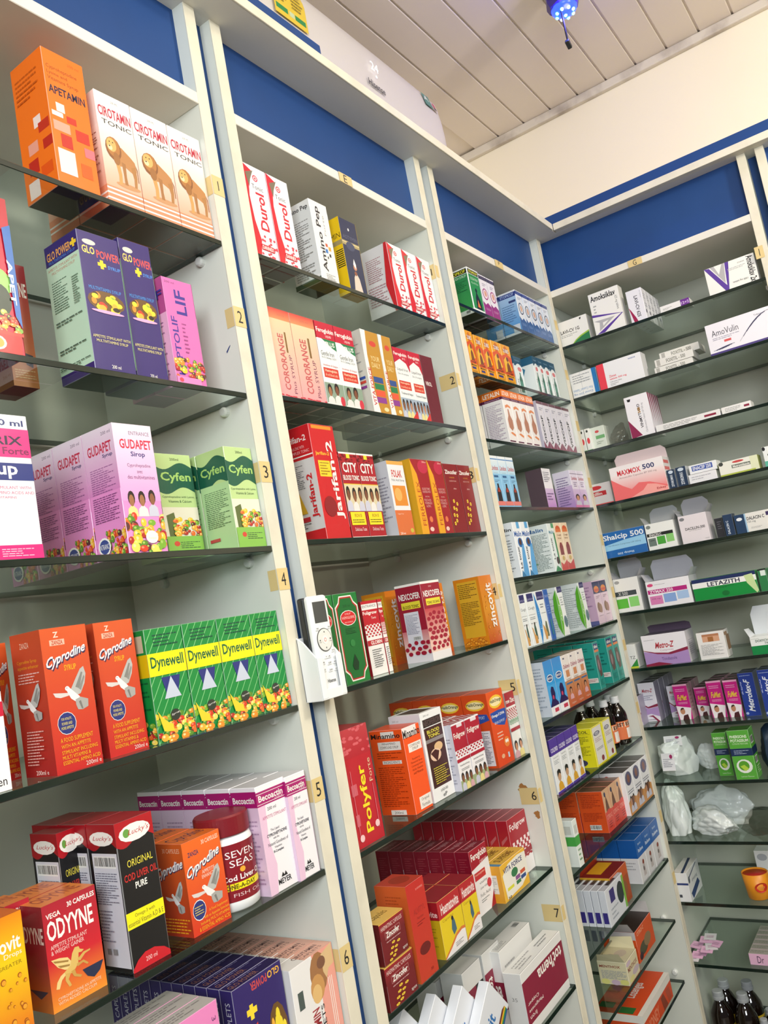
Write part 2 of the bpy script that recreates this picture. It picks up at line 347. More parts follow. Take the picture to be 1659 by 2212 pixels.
pr('glopower','syrup_carton','purple syrup carton with fruit oval','33246e',
 [E(.27,.075,.16,.02,'d8d4c8'),X('GLO',.08,.105,.38,.16,'f4d468',0,1),X('POWER',.42,.115,.98,.175,'d8504c',0,1),R(.48,.185,.56,.25,'f4d030'),R(.42,.205,.62,.23,'f4d030'),X('SYRUP',.66,.215,.97,.24,'4a8ad8',0,1),X('MULTIVITAMIN SYRUP',.12,.39,.9,.415,'4a9ae0'),FO(.5,.49,.45,.075,5),E(.5,.565,.4,.012,'e8a8d0'),X('APPETITE STIMULANT WITH',.05,.74,.95,.76,'e8dc90'),X('MULTIVITAMINS SYRUP',.12,.77,.88,.79,'e8dc90'),X('200 ml',.4,.94,.62,.965,W)],
 [R(0,.15,1,.93,'bfe0c4'),X('GLO POWER',.06,.055,.78,.115,'e8a850',0,1),R(.84,.05,.9,.11,'f4d030'),R(.78,.068,.96,.092,'f4d030'),X('MULTIVITAMIN SYRUP',.1,.12,.9,.14,'4a8ad8'),X('APPETITE STIMULANT WITH',.05,.17,.93,.19,'c07860'),X('MULTIVITAMINS SYRUP',.15,.2,.85,.22,'c07860'),L(.1,.27,.55,.5,13,'5a7a64'),L(.7,.3,.9,.5,12,'5a7a64'),L(.1,.56,.9,.6,2,'48685a'),L(.1,.76,.9,.8,2,'3a5a4c'),L(.05,.88,.95,.91,2,'3a5a4c')],bot='2a3c4c')
pr('heptolif','syrup_carton','pink carton with purple sideways lettering','e070b4',
 [X('200 ml',.08,.03,.4,.05,'4a2a5a'),X('HEPTOLIF',.12,.36,.32,.9,'4a3494',90,1),X('LIF',.35,.1,.7,.33,'3c3090',90,1),L(.45,.4,.6,.7,8,'a04888'),FR(.02,.74,.98,.93,9),R(0,.92,.8,1,'ec88c4'),E(.14,.95,.07,.02,'e04858')],
 [R(0,0,1,.33,'b84c8c'),R(0,.33,1,1,'e8a8cc'),L(.2,.4,.8,.9,16,'90608c'),X('LIF',.2,.12,.95,.2,'3c3090',0,1)],bot='805068')
pr('orix','syrup_carton','white carton with magenta and navy bands','eef0f0',
 [X('200 ml',.3,.035,.93,.08,'1c2c6c',0,1),R(0,.1,1,.3,'e8287c'),X('ORIX',.18,.15,.88,.215,'2a1a3c',0,1),X('Forte',.55,.23,.97,.28,'7a1450',0,1),R(0,.34,1,.46,'26337a'),X('syrup',.0,.36,.75,.45,W,0,1),X('APPETITE STIMULANT WITH',.02,.5,.93,.52,'d06890'),X('ESSENTIAL AMINO ACIDS AND',.02,.535,.97,.555,'d06890'),X('VITAMINS',.4,.57,.68,.585,'d06890'),R(0,.9,1,1,'e8287c'),L(.35,.92,.85,.98,4,'f8c0d8')],[R(0,.1,1,.3,'e8287c'),R(0,.34,1,.46,'26337a')])
pr('gudapet','syrup_carton','pink appetite syrup carton with fruit','e890cc',
 [R(0,0,1,.6,'f4dcec','ec9cd4'),X('ENTRANCE',.4,.055,.93,.085,'6a5a70'),X('GUDAPET',.13,.12,.95,.195,'d02844',0,1),X('Sirop',.38,.215,.75,.265,'2a3a7c',0,1),X('Cyproheptadine',.25,.31,.85,.345,'5a3a70'),X('avec',.48,.365,.62,.385,'5a3a70'),X('des multivitamines',.22,.4,.92,.43,'5a3a70'),PE(.1,.5,.9,.72,3,2),FR(.0,.7,1,1,21),E(.6,.88,.16,.05,'f0ece4'),X('Tonique',.5,.88,.7,.9,'e0d8a0')],
 [R(0,0,1,.5,'ecdce8','d884c0'),X('200 ml',.62,.04,.92,.065,'705a70'),X('GUDAPET',.12,.12,.9,.2,'c82c4c',0,1),X('Syrup',.58,.21,.9,.245,'38346c',0,1),L(.12,.3,.88,.5,12,'a06098'),L(.1,.52,.9,.72,12,'8a4a84'),FR(.35,.78,1,1,8),E(.3,.9,.2,.07,W),E(.3,.9,.16,.055,'3a4a8c'),X('ENTRANCE',.12,.88,.48,.92,W)],
 top='4a2838')
pr('cyfen','syrup_carton','pale green carton with dark green wave','bcd690',
 [WV(0,.12,1,.36,'1c5a44'),X('Cyfen',.08,.18,.93,.29,'a8d070',0,1),X('200ml',.4,.04,.65,.065,'4a5a3c'),X('Cyproheptadine with Lysine,',.05,.41,.95,.435,'3c5c3c'),X('Vitamins & Calcium',.2,.45,.85,.475,'3c5c3c'),R(.0,.52,1,.8,'e4e0cc'),G([(.08,.6),(.3,.57),(.38,.8),(.1,.8)],'5c6a38'),FR(.25,.62,1,.8,13),R(0,.8,1,1,'86bc50'),E(.25,.87,.08,.025,'d04838'),L(.35,.85,.9,.92,4,'3c5c3c')],
 [WV(0,.1,1,.34,'1c5a44'),X('Cyfen',.08,.16,.93,.27,'a8d070',0,1),R(.0,.34,1,1,'b4d89c'),L(.1,.4,.9,.76,20,'5c7c58'),R(.1,.86,.45,.89,'c04848')],bot='405040')
pr('whitered','syrup_carton','white carton with black and red bands','f2eeee',
 [R(0,.18,1,.33,'202024'),R(0,.4,1,.5,'c81e3c'),X('syrup',.3,.42,.9,.48,W),X('en',.7,.92,.9,.96,K)],[])
pr('cyprodine','syrup_carton','red orange carton with white dove','cf3c22',
 [R(0,0,1,1,'d85a2a','c42424'),X('Z',.27,.03,.38,.07,'f0d8c8',0,1),R(.18,.085,.5,.125,'e8b8a0'),X('ZANZA',.22,.09,.46,.12,'c04428',0,1),TI('Cyprodine',.06,.12,.93,.3),X('SYRUP',.42,.27,.68,.31,'f0a820',0,1),DV(.12,.3,.93,.6),E(.33,.67,.2,.078,W),E(.33,.67,.19,.074,'2c3478'),X('FOR VITALITY,',.22,.63,.44,.65,'e8d868'),X('POWER AND',.22,.66,.44,.68,'e8d868'),X('MORE APPETITE',.2,.69,.46,.71,'e8d868'),X('A FOOD SUPPLEMENT',.15,.765,.85,.795,'f4b428'),X('WITH AN APPETITE',.15,.81,.78,.835,'f4b428'),X('STIMULANT INCLUDING',.15,.85,.92,.875,'f4b428'),X('MULTI VITAMINS &',.15,.885,.75,.91,'f4b428'),X('ESSENTIAL AMINO ACID',.15,.92,.95,.945,'f4b428'),X('200ml e',.62,.955,.96,.985,'f0d8d0')],
 [R(0,0,1,1,'c44a26','a81c20'),X('ZANZA',.3,.07,.6,.11,'e8c0a8'),X('Cyprodine Syrup',.15,.19,.8,.22,'e8a020'),X('appetite enhancer',.15,.23,.85,.26,'e8a020'),L(.15,.28,.85,.36,4,'e8b8b0'),DV(.1,.36,.9,.62),L(.25,.68,.8,.92,12,'e8b0a8'),X('200ml e',.5,.95,.9,.98,'f0d8d0')],top='8a3424')
pr('dynewell','tonic_carton','green striped carton with yellow band','12883c',
 [ST(0,0,1,1,'8cd08c'),L(.2,.05,.85,.17,4,'0c4c3c'),R(0,.22,1,.42,'f8ee10'),X('Dynewell',.06,.25,.94,.38,'14603c',0,1),G([(.28,.44),(.78,.44),(.66,.63),(.4,.63)],'28307c'),G([(.53,.44),(.75,.63),(.3,.63)],'c4ccdc'),FR(.0,.76,1,1,31),G([(.05,.72),(.15,.78),(.4,.87),(.42,.92),(.15,.9)],'ecd030'),E(.5,.78,.13,.05,'2c342c'),X('Syrup',.4,.75,.62,.79,W,20)],
 [R(0,.22,1,.42,'d8b810'),R(.1,.05,.9,.2,'c8b89a'),L(.15,.45,.9,.75,8,'0c5c30'),FR(.0,.8,1,1,5)],top='1c6c34')
pr('becoactin','syrup_carton','white and pink carton with magenta band','f2eef2',
 [R(0,.055,1,.19,'a8186c'),R(0,.075,1,.08,W),R(0,.17,1,.175,W),X('Becoactin',.06,.09,.9,.15,W,0,1),X('SYRUP',.6,.155,.9,.17,'f0d0e0'),G([(0,.19),(.25,.19),(.2,.5),(.35,.75),(.25,1),(0,1)],'e8c4dc'),X('200 ml',.3,.22,.6,.25,K),X('APPETITE STIMULANT',.1,.29,.92,.32,'c04c80'),X('The Liquid',.3,.42,.6,.45,'333340'),X('CYPROHEPTADINE',.15,.46,.85,.49,'333340',0,1),X('with the',.35,.5,.55,.52,'333340'),X('Natural Goodness of',.15,.54,.85,.57,'333340'),X('Vitamins',.35,.585,.6,.605,'333340'),X('B-Complex',.3,.62,.65,.65,'333340',0,1),G([(.42,.88),(.48,.84),(.53,.87),(.58,.84),(.64,.88)],K),X('MEYER',.3,.89,.75,.94,'222228',0,1)],
 [R(0,.04,1,.19,'a8186c'),X('Becoactin',.06,.09,.9,.15,W,0,1),R(0,.19,1,1,'e0c4dc'),L(.2,.3,.9,.9,16,'b090b0')],top='c8c4c8')
pr('codliver','oil_carton','black carton with red cap and oval logo','17171a',
 [WV(0,-.04,1,.15,'b01420'),E(.5,.095,.42,.062,W),E(.28,.09,.09,.03,'6aa048'),X('Lucky\'s',.32,.07,.88,.12,'c02838',0,0,1),X('ORIGINAL',.2,.27,.88,.32,'e8d84c'),X('COD LIVER OIL',.08,.36,.96,.41,'c0302c',0,1),X('PURE',.34,.43,.65,.475,W,0,1),R(.0,.61,1,.72,'f4e81c'),X('Omega-3 with',.22,.63,.75,.66,'4a4a20'),X('essential Vitamin A,D & E',.03,.67,.96,.71,'4a4a20'),G([(0,.98),(.15,.93),(.35,.9),(.6,.9),(.85,.93),(1,.97),(1,1),(0,1)],'c8202c'),X('200 ml',.35,.935,.65,.965,'f0c8c8')],
 [WV(0,-.04,1,.15,'a01420'),E(.5,.1,.42,.05,W),X('Lucky\'s',.2,.08,.85,.12,'c02838',0,0,1),R(.1,.2,.97,.97,'d4d4dc'),BC(.15,.22,.9,.3),L(.15,.33,.9,.55,14,'707080'),L(.15,.58,.6,.8,10,'808090'),R(.3,.84,.42,.88,GR),R(.5,.84,.62,.88,GR)],top='a01424')
pr('cyprocaps','capsule_carton','small orange carton with white dove','e0501c',
 [R(0,0,1,1,'ec6a20','d43820'),X('30 CAPSULES',.5,.04,.95,.09,'f4c8b0',0,1),X('ZANZA',.12,.12,.4,.17,'2c2c5c',0,1),TI('Cyprodine',.04,.15,.93,.42),X('APPETITE',.42,.36,.75,.4,'f4d8c8'),X('ENHANCER',.4,.41,.76,.45,'f4d8c8'),DV(.08,.36,.95,.76),E(.22,.75,.17,.11,W),E(.22,.75,.16,.1,'2c3478'),L(.1,.7,.32,.8,4,'d8c868'),X('A Food Supplement',.45,.78,.95,.82,'f4b428'),X('with an Appetite Stimulant',.3,.83,.97,.87,'f4b428'),X('Including MULTI-VITAMINS',.2,.88,.97,.92,'f4b428'),X('& ESSENTIAL AMINO ACID',.15,.93,.97,.97,'f4b428')],
 [R(0,0,1,1,'cc5a1c','b03018'),X('30 CAPSULES',.3,.05,.9,.1,'e8b898'),TI('Cyprodine',.0,.15,.95,.42),DV(.2,.4,.9,.75),L(.1,.8,.95,.97,5,'e8a020')],[X('Cyprodine',.1,.2,.9,.8,'30304c')],top='d86c24')
pr('odyyne','capsule_carton','red to orange carton with gold winged horse','c42030',
 [R(0,0,1,.55,'ac2434','cc2430'),R(0,.55,1,1,'cc2430','f0902c'),X('VEGA',.06,.09,.32,.14,W,0,1),X('30 CAPSULES',.45,.05,.97,.1,W,0,1),X('ODYYNE',.05,.16,.9,.35,W,0,1),X('APPETITE STIMULANT',.08,.39,.75,.43,'f0d0c8'),X('& WEIGHT GAINER',.08,.44,.68,.48,'f0d0c8'),HS(.06,.5,.78,.86),G([(.58,.74),(.98,.74),(.9,.82),(.78,.86),(.66,.82)],'28304c'),X('CYPROHEPTADINE AN APPETITE',.1,.88,.9,.91,'f8d8b8'),X('WITH ADDED CALCIUM',.1,.92,.8,.95,'f8d8b8')],
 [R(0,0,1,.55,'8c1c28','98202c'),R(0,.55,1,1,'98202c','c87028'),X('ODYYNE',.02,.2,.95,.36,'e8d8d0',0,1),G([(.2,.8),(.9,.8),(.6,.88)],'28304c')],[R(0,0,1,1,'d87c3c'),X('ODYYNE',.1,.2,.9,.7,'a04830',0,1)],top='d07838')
pr('zincodrops','drops_carton','yellow drops carton with bubble pattern','e89018',
 [R(0,0,1,.35,'e88818','f0c818'),R(0,.35,1,1,'f0c818','dc5c1c'),X('zincovit',.0,.17,.92,.28,W,0,1),X('Drops',.55,.29,.92,.34,W),X('TIMES GREATER',.05,.37,.9,.4,'8a7010'),BB(.02,.44,.98,.95,4),X('apex',.3,.96,.8,.99,W)],[R(0,0,1,1,'d08018')],[R(0,0,1,1,'c8601c')],top='c8601c')
pr('glocaps','caplet_carton','slim purple caplet carton','2f2166',
 [X('GLO',.7,.03,.95,.09,'e8b040',180,1),X('POWER',.35,.03,.68,.1,'c84848',180,1),R(.22,.22,.42,.27,'f4d838'),R(.28,.19,.35,.31,'f4d838'),X('POWER',.12,.35,.4,.95,'d8402c',90,1),X('CAPLETS',.48,.5,.56,.95,'3c8ad8',90),FO(.78,.6,.2,.3,7)],
 [X('MULTIVITAMIN CAPLETS',.3,.1,.7,.9,'d0d0e0',90)],[X('GLO POWER',.05,.35,.6,.8,'9a6a58'),L(.1,.1,.8,.25,1,'8a86b0')],top='2a2050')
pr('cirocaps','caplet_carton','cream and peach caplet carton with lion','e8e6e4',
 [G([(.5,0),(1,0),(1,1),(.6,1),(.62,.3)],'e8a090'),E(.62,.2,.2,.2,'a07048'),E(.55,.33,.16,.13,'c89458'),E(.52,.38,.11,.09,'e0b878'),G([(.72,.05),(.98,.0),(.98,.2),(.85,.22),(.78,.3),(.72,.22)],'d8b888'),E(.7,.12,.1,.06,'7c5440'),R(.8,.3,.812,1,W),R(.84,.3,.852,1,W),R(.88,.3,.892,1,W),R(.1,.25,.22,.42,'4c5854'),X('CIROTAMIN',.35,.5,.52,1,'a03038',90,1),X('CAPLETS',.55,.5,.63,1,K,90)],
 [],[R(0,0,1,1,'d8a490'),R(0,0,.35,1,'dcd8d4'),X('CIROTAMIN',.3,.2,.85,.5,'6a4440',0,1),X('CAPLETS',.35,.6,.85,.8,'6a4440')],top='d8a490')
pr('heptotabs','tablet_carton','slim pink tablet carton with silver edge','e888c0',
 [X('3 X 10 Tablets',.88,.1,.95,.6,'6a3a6a',-90),E(.25,.55,.18,.12,'3c8c3c'),X('LIF',.5,.4,.7,.95,'3c3090',90,1)],[R(0,0,1,1,'c0bcbc')],[R(0,0,1,1,'b4b0ac'),L(.1,.2,.9,.8,3,'8a8684')],top='b4b0ac')
pr('durol','tonic_carton','red and white tonic carton with curved panel','ececee',
 [G([(0,0),(.4,.06),(.2,.2),(.14,.35),(.2,.6),(.35,.8),(.22,1),(0,1)],'d41c2c'),G([(.1,.1),(.45,.05),(.28,.16),(.2,.25)],'7c7058'),E(.5,.13,.11,.035,'d84858'),E(.5,.13,.07,.022,W),E(.5,.13,.04,.013,'d84858'),X('Tonic',.3,.2,.78,.25,'6a6460'),X('Durol',.42,.28,.78,.68,'d02434',90,1),DT(.3,.74,.98,.98,'d84858',3),R(.3,.84,.82,.9,'c82434'),X('DANNEX',.33,.85,.8,.89,W,0,1)],
 [R(0,0,.9,1,'e4e2e4'),L(.15,.15,.7,.5,12,'b08088'),L(.1,.55,.75,.85,8,'b89098'),G([(.9,0),(1,0),(1,1),(.92,1),(.75,.6)],'d02c34')],bot='5a4440')
pr('aminopep','liquid_carton','white carton with black sideways lettering','e9e9e6',
 [X('Amino Pep',.22,.06,.55,.86,'26262c',90,1),X('Forte',.62,.15,.72,.4,GR,90),R(.55,.5,.68,.54,'c86040'),R(.7,.53,.84,.58,'d8a040'),R(.5,.57,.64,.62,'3878c0'),R(.68,.62,.78,.66,'303034'),R(.55,.66,.62,.69,'505050'),L(.3,.88,.8,.96,4,GR)],
 [R(0,.1,1,.9,'dfe2e0'),X('Amino Pep',.05,.05,.92,.12,'26262c',0,1),L(.1,.22,.85,.7,18,'90908c'),L(.1,.75,.85,.92,6,'90908c'),R(0,.94,1,1,'2c4c30')],bot='2c4030')
pr('astymin','liquid_carton','navy and yellow carton with gold band','1f2a4c',
 [E(.5,.13,.04,.02,W),X('ASTYMIN',.1,.22,.95,.27,'5c6078'),R(0,.3,1,.36,'a89868'),R(0,.315,1,.325,'e0d0a0'),E(.45,.36,.25,.06,'3c4464'),E(.5,.64,.1,.04,'c08060'),G([(.42,.6),(.5,.52),(.58,.6),(.54,.66)],W),G([(.25,.98),(.35,.78),(.5,.7),(.65,.78),(.75,.98)],'d8c8b8'),E(.48,.72,.08,.03,'8a5038')],
 [R(0,0,1,1,'f2c818'),R(0,.3,1,.36,'a89868'),X('MIN',.1,.2,.9,.27,'5a4810'),ST2(.25,.42,.95,.66,'3c3420',9)],bot='c0a020')
pr('cororange','syrup_carton','peach and pink carton with brown lettering','f0b4a0',
 [R(0,0,1,.12,'d0403c','e09060'),R(0,.12,1,1,'f0cca4','eda0a4'),X('200 ml',.4,.05,.75,.075,'c06850'),X('CORORANGE',.25,.28,.52,.9,'c05858',90,1),R(.6,.25,.68,.48,'806030'),X('Plus SYRUP',.66,.5,.8,.93,'6a3050',90),DT(0,.96,1,1,'d03848',2)],
 [R(0,.1,1,1,'e8b09c')],bot='403028')
pr('feroplus','liquid_carton','white carton with red top and couple photo','eceeec',
 [R(0,0,1,.2,'c41e38'),X('Feroglobin',.04,.07,.97,.14,W,0,1),X('LIQUID',.5,.15,.8,.18,W),G([(.25,.2),(1,.2),(1,.32),(.75,.29)],'2a7c4c'),X('PLUS',.45,.225,.92,.28,W,0,1),X('Gentle Iron',.1,.345,.8,.4,'303c3c'),X('Vit. D, Ginseng, CoQ10',.1,.41,.88,.44,'505c5c'),X('tiredness & fatigue',.1,.5,.9,.53,'c03840'),R(.08,.545,.88,.66,'d03c2c'),X('Haemoglobin',.15,.56,.8,.6,'f4d0b0',0,1),X('& red blood cells',.15,.61,.8,.64,'f4d0b0'),R(0,.72,1,1,'8ca08c'),PE(.05,.7,.8,.97,2,5),E(.85,.92,.12,.06,'d03848'),R(.0,.955,.7,1,'e4e4e0')],
 [R(0,0,1,.2,'a81c34')],bot='443430')
pr('vitaforce','vitamin_carton','gold carton with white curved stripe','c08c30',
 [G([(0,0),(.28,0),(.18,.3),(.22,.7),(.4,1),(0,1)],W),X('VITA FORCE',.08,.45,.26,.9,'c03840',90,1),E(.6,.15,.2,.035,'d04838'),X('YOUR',.35,.3,.85,.36,'f0dca0'),X('DAILY',.35,.38,.85,.44,'f0dca0'),R(.3,.55,.85,.62,'34508c'),R(.3,.63,.85,.7,'2c7c4c'),R(.3,.71,.85,.78,'e0583c'),R(.3,.79,.85,.86,'8c3c90'),E(.75,.93,.14,.025,'e8d8a0')],
 [R(0,0,1,1,'d8d4c8'),L(.1,.15,.85,.5,10,'a0a09c'),R(.2,.55,.9,.58,'3450a0'),R(.2,.6,.9,.63,'d04838'),R(.2,.66,.9,.69,'8c3c90')],bot='7c5830')
pr('feroliquid','liquid_carton','white carton with red wave and family photo','eaeceb',
 [G([(0,0),(1,0),(1,.32),(.8,.2),(.4,.15),(0,.22)],'c41e38'),X('Feroglobin',.05,.06,.93,.12,W,0,1),X('B12',.6,.125,.8,.15,W),X('Liquid Iron',.1,.28,.85,.33,'303c3c'),X('Zinc, B complex',.1,.35,.85,.38,'505c5c'),R(.08,.46,.88,.58,'d03c2c'),X('Haemoglobin',.15,.475,.8,.51,'f4d0b0',0,1),X('& red blood cells',.15,.53,.8,.56,'f4d0b0'),X('Tiredness & Fatigue',.1,.62,.9,.66,'404c4c'),R(0,.7,1,1,'a0b0c0'),PE(0,.7,1,1,4,6),G([(.5,1),(1,.85),(1,1)],'d03030')],
 [R(0,0,1,.3,'a81c34')],bot='443430')
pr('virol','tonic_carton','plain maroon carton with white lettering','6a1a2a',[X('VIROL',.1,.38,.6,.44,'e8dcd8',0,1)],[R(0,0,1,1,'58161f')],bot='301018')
pr('jarifan','tonic_carton','tall red carton with vertical white lettering','c81c24',
 [R(.1,.01,.9,.04,'e8902c'),X('Jarifan-2',.1,.24,.65,.28,'f0b830',0,1),R(.15,.32,.62,.46,'f4d030'),L(.2,.33,.57,.45,5,'a07820'),X('Jarifan-2',.55,.14,.88,.83,'f0e8e4',90,1),E(.35,.72,.25,.09,'8c1820')],
 [R(0,.29,1,.9,'d4d0ce'),R(0,.255,1,.265,W),X('Jarifan-2',.1,.08,.85,.15,'f0dcd8',0,1),X('IRON & ZINC WITH',.25,.17,.75,.195,'e8b8b8'),X('B-COMPLEX TONIC',.15,.21,.9,.235,'e8b8b8'),L(.1,.33,.6,.54,13,'707074'),G([(.15,.75),(.35,.55),(.55,.75)],'d8a828'),X('Jarifan-2',.68,.42,.92,.8,'c81c24',90,1),R(.1,.78,.6,.82,'c02830'),L(.1,.83,.6,.88,3,'505054')])
pr('cityblood','tonic_carton','red blood tonic carton with family photo','ac1a28',
 [R(0,0,1,.02,W),DT(0,.03,1,.15,'701018',9),R(.4,.02,.6,.07,'e8d838'),X('CITY',.1,.12,.9,.24,W,0,1),X('BLOOD TONIC',.05,.27,.95,.33,W,0,1),R(0,.37,1,.38,'e0c030'),R(0,.38,1,.69,'d8cca8'),PE(.0,.38,1,.69,3,1),R(.08,.7,.9,.85,'f0dc28'),X('IRON III',.3,.72,.7,.76,'b08018',0,1),L(.15,.78,.8,.83,2,'504010'),X('Delicious Taste',.2,.88,.85,.92,'f4d8d8'),R(0,.985,1,1,W)],
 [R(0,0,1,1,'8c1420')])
pr('folak','syrup_carton','white and orange folic acid carton','e6e6e8',
 [R(0,0,1,.05,'e0a850'),X('FOLAK',.2,.12,.82,.22,'c83c34',0,1),X('Folic Acid Syrup',.15,.24,.9,.28,'303838'),R(.12,.33,.9,.6,'e08c34'),E(.4,.45,.22,.09,'f0b060'),R(0,.66,1,1,'d8703c'),X('Sugar Free',.15,.7,.5,.72,'f4dcc8'),X('200 ml',.1,.95,.4,.98,W),E(.85,.93,.1,.03,'c8c048')],
 [R(0,0,1,1,'d4d6dc'),L(.2,.2,.9,.8,14,'9898a4')])
pr('ferrolex','tonic_carton','maroon carton with yellow crescent lettering','a01e28',
 [G([(0,0),(.1,.08),(.28,.2),(.38,.5),(.42,.8),(.4,1),(0,1)],'e8a424'),X('FERROLEX',.14,.3,.34,.88,'b03420',90),E(.7,.1,.3,.09,'c02c48'),X('200ml',.7,.02,.95,.045,'f0c8b8'),X('BLOOD TONIC',.45,.38,.9,.41,'e8b8b0'),X('FORTIFIED WITH',.45,.42,.9,.45,'e8b8b0'),X('IRON,',.55,.49,.8,.51,'e8b8b0'),X('FOLIC ACID',.45,.53,.85,.56,'e8b8b0'),X('VITAMIN B12',.45,.57,.88,.6,'e8b8b0'),X('& ZINC',.52,.61,.78,.64,'e8b8b0'),E(.65,.8,.1,.04,'e07848'),E(.6,.93,.12,.03,'e8c8b8')],
 [R(0,0,1,1,'e0a828')])
pr('zincofer','liquid_carton','dark red carton with yellow flowers','861c22',
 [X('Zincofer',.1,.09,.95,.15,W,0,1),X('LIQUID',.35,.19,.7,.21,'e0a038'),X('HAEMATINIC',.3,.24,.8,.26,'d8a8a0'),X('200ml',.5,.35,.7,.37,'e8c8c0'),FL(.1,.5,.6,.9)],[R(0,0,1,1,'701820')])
pr('gloglobin','syrup_carton','green carton with red bordered frame','1a7a34',
 [G(FRM,'f0e8e0'),G([(a*.92+.04,b*.97+.015) for a,b in FRM],'b81c24'),G([(a*.84+.08,b*.94+.03) for a,b in FRM],'16682c'),X('200 ml',.35,.13,.65,.16,'0c3c1c'),E(.5,.28,.33,.085,W),E(.5,.28,.31,.078,'cc2428'),X('SYRUP',.38,.225,.62,.245,'f0c8c0'),X('HAEMOGLOBINE',.24,.26,.76,.29,'f0c8c0'),X('AVEC VITAMINE B12',.32,.32,.68,.335,'f0c8c0'),L(.3,.39,.72,.46,4,'0c3c1c'),E(.5,.56,.1,.04,'2c7c3c'),G([(.35,.8),(.5,.68),(.62,.78),(.55,.86),(.4,.85)],'0a3418')],
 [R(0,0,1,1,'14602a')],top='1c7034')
pr('foligrowtonic','tonic_carton','white carton with red checker pattern','eeece8',
 [R(0,0,1,.04,'c01c2c'),X('ENTRANCE',.05,.055,.9,.09,'605858'),R(0,.12,1,.32,'c01c2c'),X('Foligrow',.02,.14,.9,.2,W,0,1),X('Tonic',.5,.22,.8,.25,W),CK(0,.3,1,.5,'c01c2c'),R(0,.53,1,.6,'b81c2c'),X('GLOBIN',.2,.54,.9,.59,W,0,1),L(.2,.65,.8,.9,9,'606060')],[R(0,0,1,1,'a8202c')])
pr('zincovit','syrup_carton','orange carton with droplets and sideways lettering','d86820',
 [R(0,0,1,.5,'d87820','d89024'),R(0,.5,1,1,'d89024','c04c18'),BB(.02,.3,.98,.97,8),X('zincovit',.38,.12,.8,.78,'f0ece8',90,1),X('syrup',.82,.12,.92,.3,W,90)],
 [R(0,0,1,1,'d8841c'),R(.12,.05,.9,.88,'d8a82c'),L(.15,.08,.85,.3,8,'705018'),L(.15,.35,.85,.7,14,'80601c'),BB(.02,.9,.98,.98,3)],top='b86020')
pr('nexcofer','tonic_carton','maroon blood tonic carton with red discs','9c1e34',
 [R(0,0,1,.03,W),R(0,.35,1,.9,'c04048','f0d0c0'),R(0,.9,1,1,'e8e4e4'),X('200ml',.4,.06,.55,.08,'e8c0c0'),X('NEXCOFER',.08,.12,.95,.2,W,0,1),R(.15,.225,.9,.31,'e8d83c'),X('TONIC DE SANG',.2,.26,.85,.295,'503c10',0,1),BD(.0,.42,.95,.88,'a01c34',6)],
 [R(0,0,1,.03,W),R(0,.6,1,.88,'c87078','f0d8cc'),R(0,.88,1,1,'e4e0e4'),X('NEXCOFER',.1,.12,.92,.2,W,0,1),R(.15,.23,.88,.32,'e8d83c'),X('BLOOD TONIC',.2,.27,.82,.31,'503c10',0,1),R(.18,.36,.75,.84,'dcdce4'),L(.22,.39,.7,.64,14,'8c8ca0'),BC(.42,.67,.7,.72),BD(0,.76,.95,.9,'a01c34',8)],top='d8c8c8')
pr('polyfer','syrup_carton','red carton with vertical yellow lettering','bc1c2c',
 [R(0,0,1,.25,'c03c44','b41c2c'),DT(0,0,1,.22,'d86068',12),X('Polyfer',.4,.33,.72,.9,'f4dc28',90,1),X('Forte',.78,.3,.9,.5,'e8c8a0',90),L(.1,.4,.3,.9,2,'d86874'),R(.14,.35,.16,.9,'d8707c'),R(.85,.52,.87,.9,'d8707c'),E(.8,.86,.08,.03,'f0c8c8'),E(.2,.92,.08,.03,'f0c8c8')],
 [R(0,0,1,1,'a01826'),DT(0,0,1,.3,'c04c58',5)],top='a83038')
pr('minamino','syrup_carton','bright orange carton with white label patches','f4561a',
 [R(.0,0,.8,.12,'f4ece8'),X('Minamino',.02,.03,.97,.13,'241c1c',0,1),R(.2,.2,.95,.3,'f0e8e0'),X('COMPOUND',.28,.215,.88,.245,'302424'),X('SYRUP',.4,.255,.75,.285,'302424'),X('Raspberry',.3,.37,.75,.4,'8a2808'),X('Flavoured Syrup',.2,.41,.85,.44,'8a2808'),X('Containing Amino',.2,.45,.85,.48,'8a2808'),X('Acids, Vitamins',.22,.49,.82,.52,'8a2808'),X('and Minerals',.25,.53,.8,.56,'8a2808'),R(.3,.83,.98,.97,'f0e8e0'),X('Original',.42,.85,.85,.89,'302424'),X('Formula',.42,.91,.85,.95,'302424')],
 [R(.35,.02,.75,.1,'f0e8e0'),X('Minamino',.05,.04,.92,.1,'241c1c',0,1),R(.22,.14,.9,.24,'f0e8e0'),X('MINAMINO',.35,.15,.75,.175,'302424'),X('COMPOUND SYRUP',.28,.19,.82,.22,'302424'),L(.15,.26,.9,.34,3,'9a3008'),R(.28,.36,.85,.4,'f0e8e0'),X('INGREDIENTS',.32,.365,.8,.395,'302424'),L(.12,.43,.88,.9,20,'a83408'),R(.3,.935,.75,.99,'f0e8e0'),X('200ml',.4,.95,.65,.98,'302424')],top='d8502a')
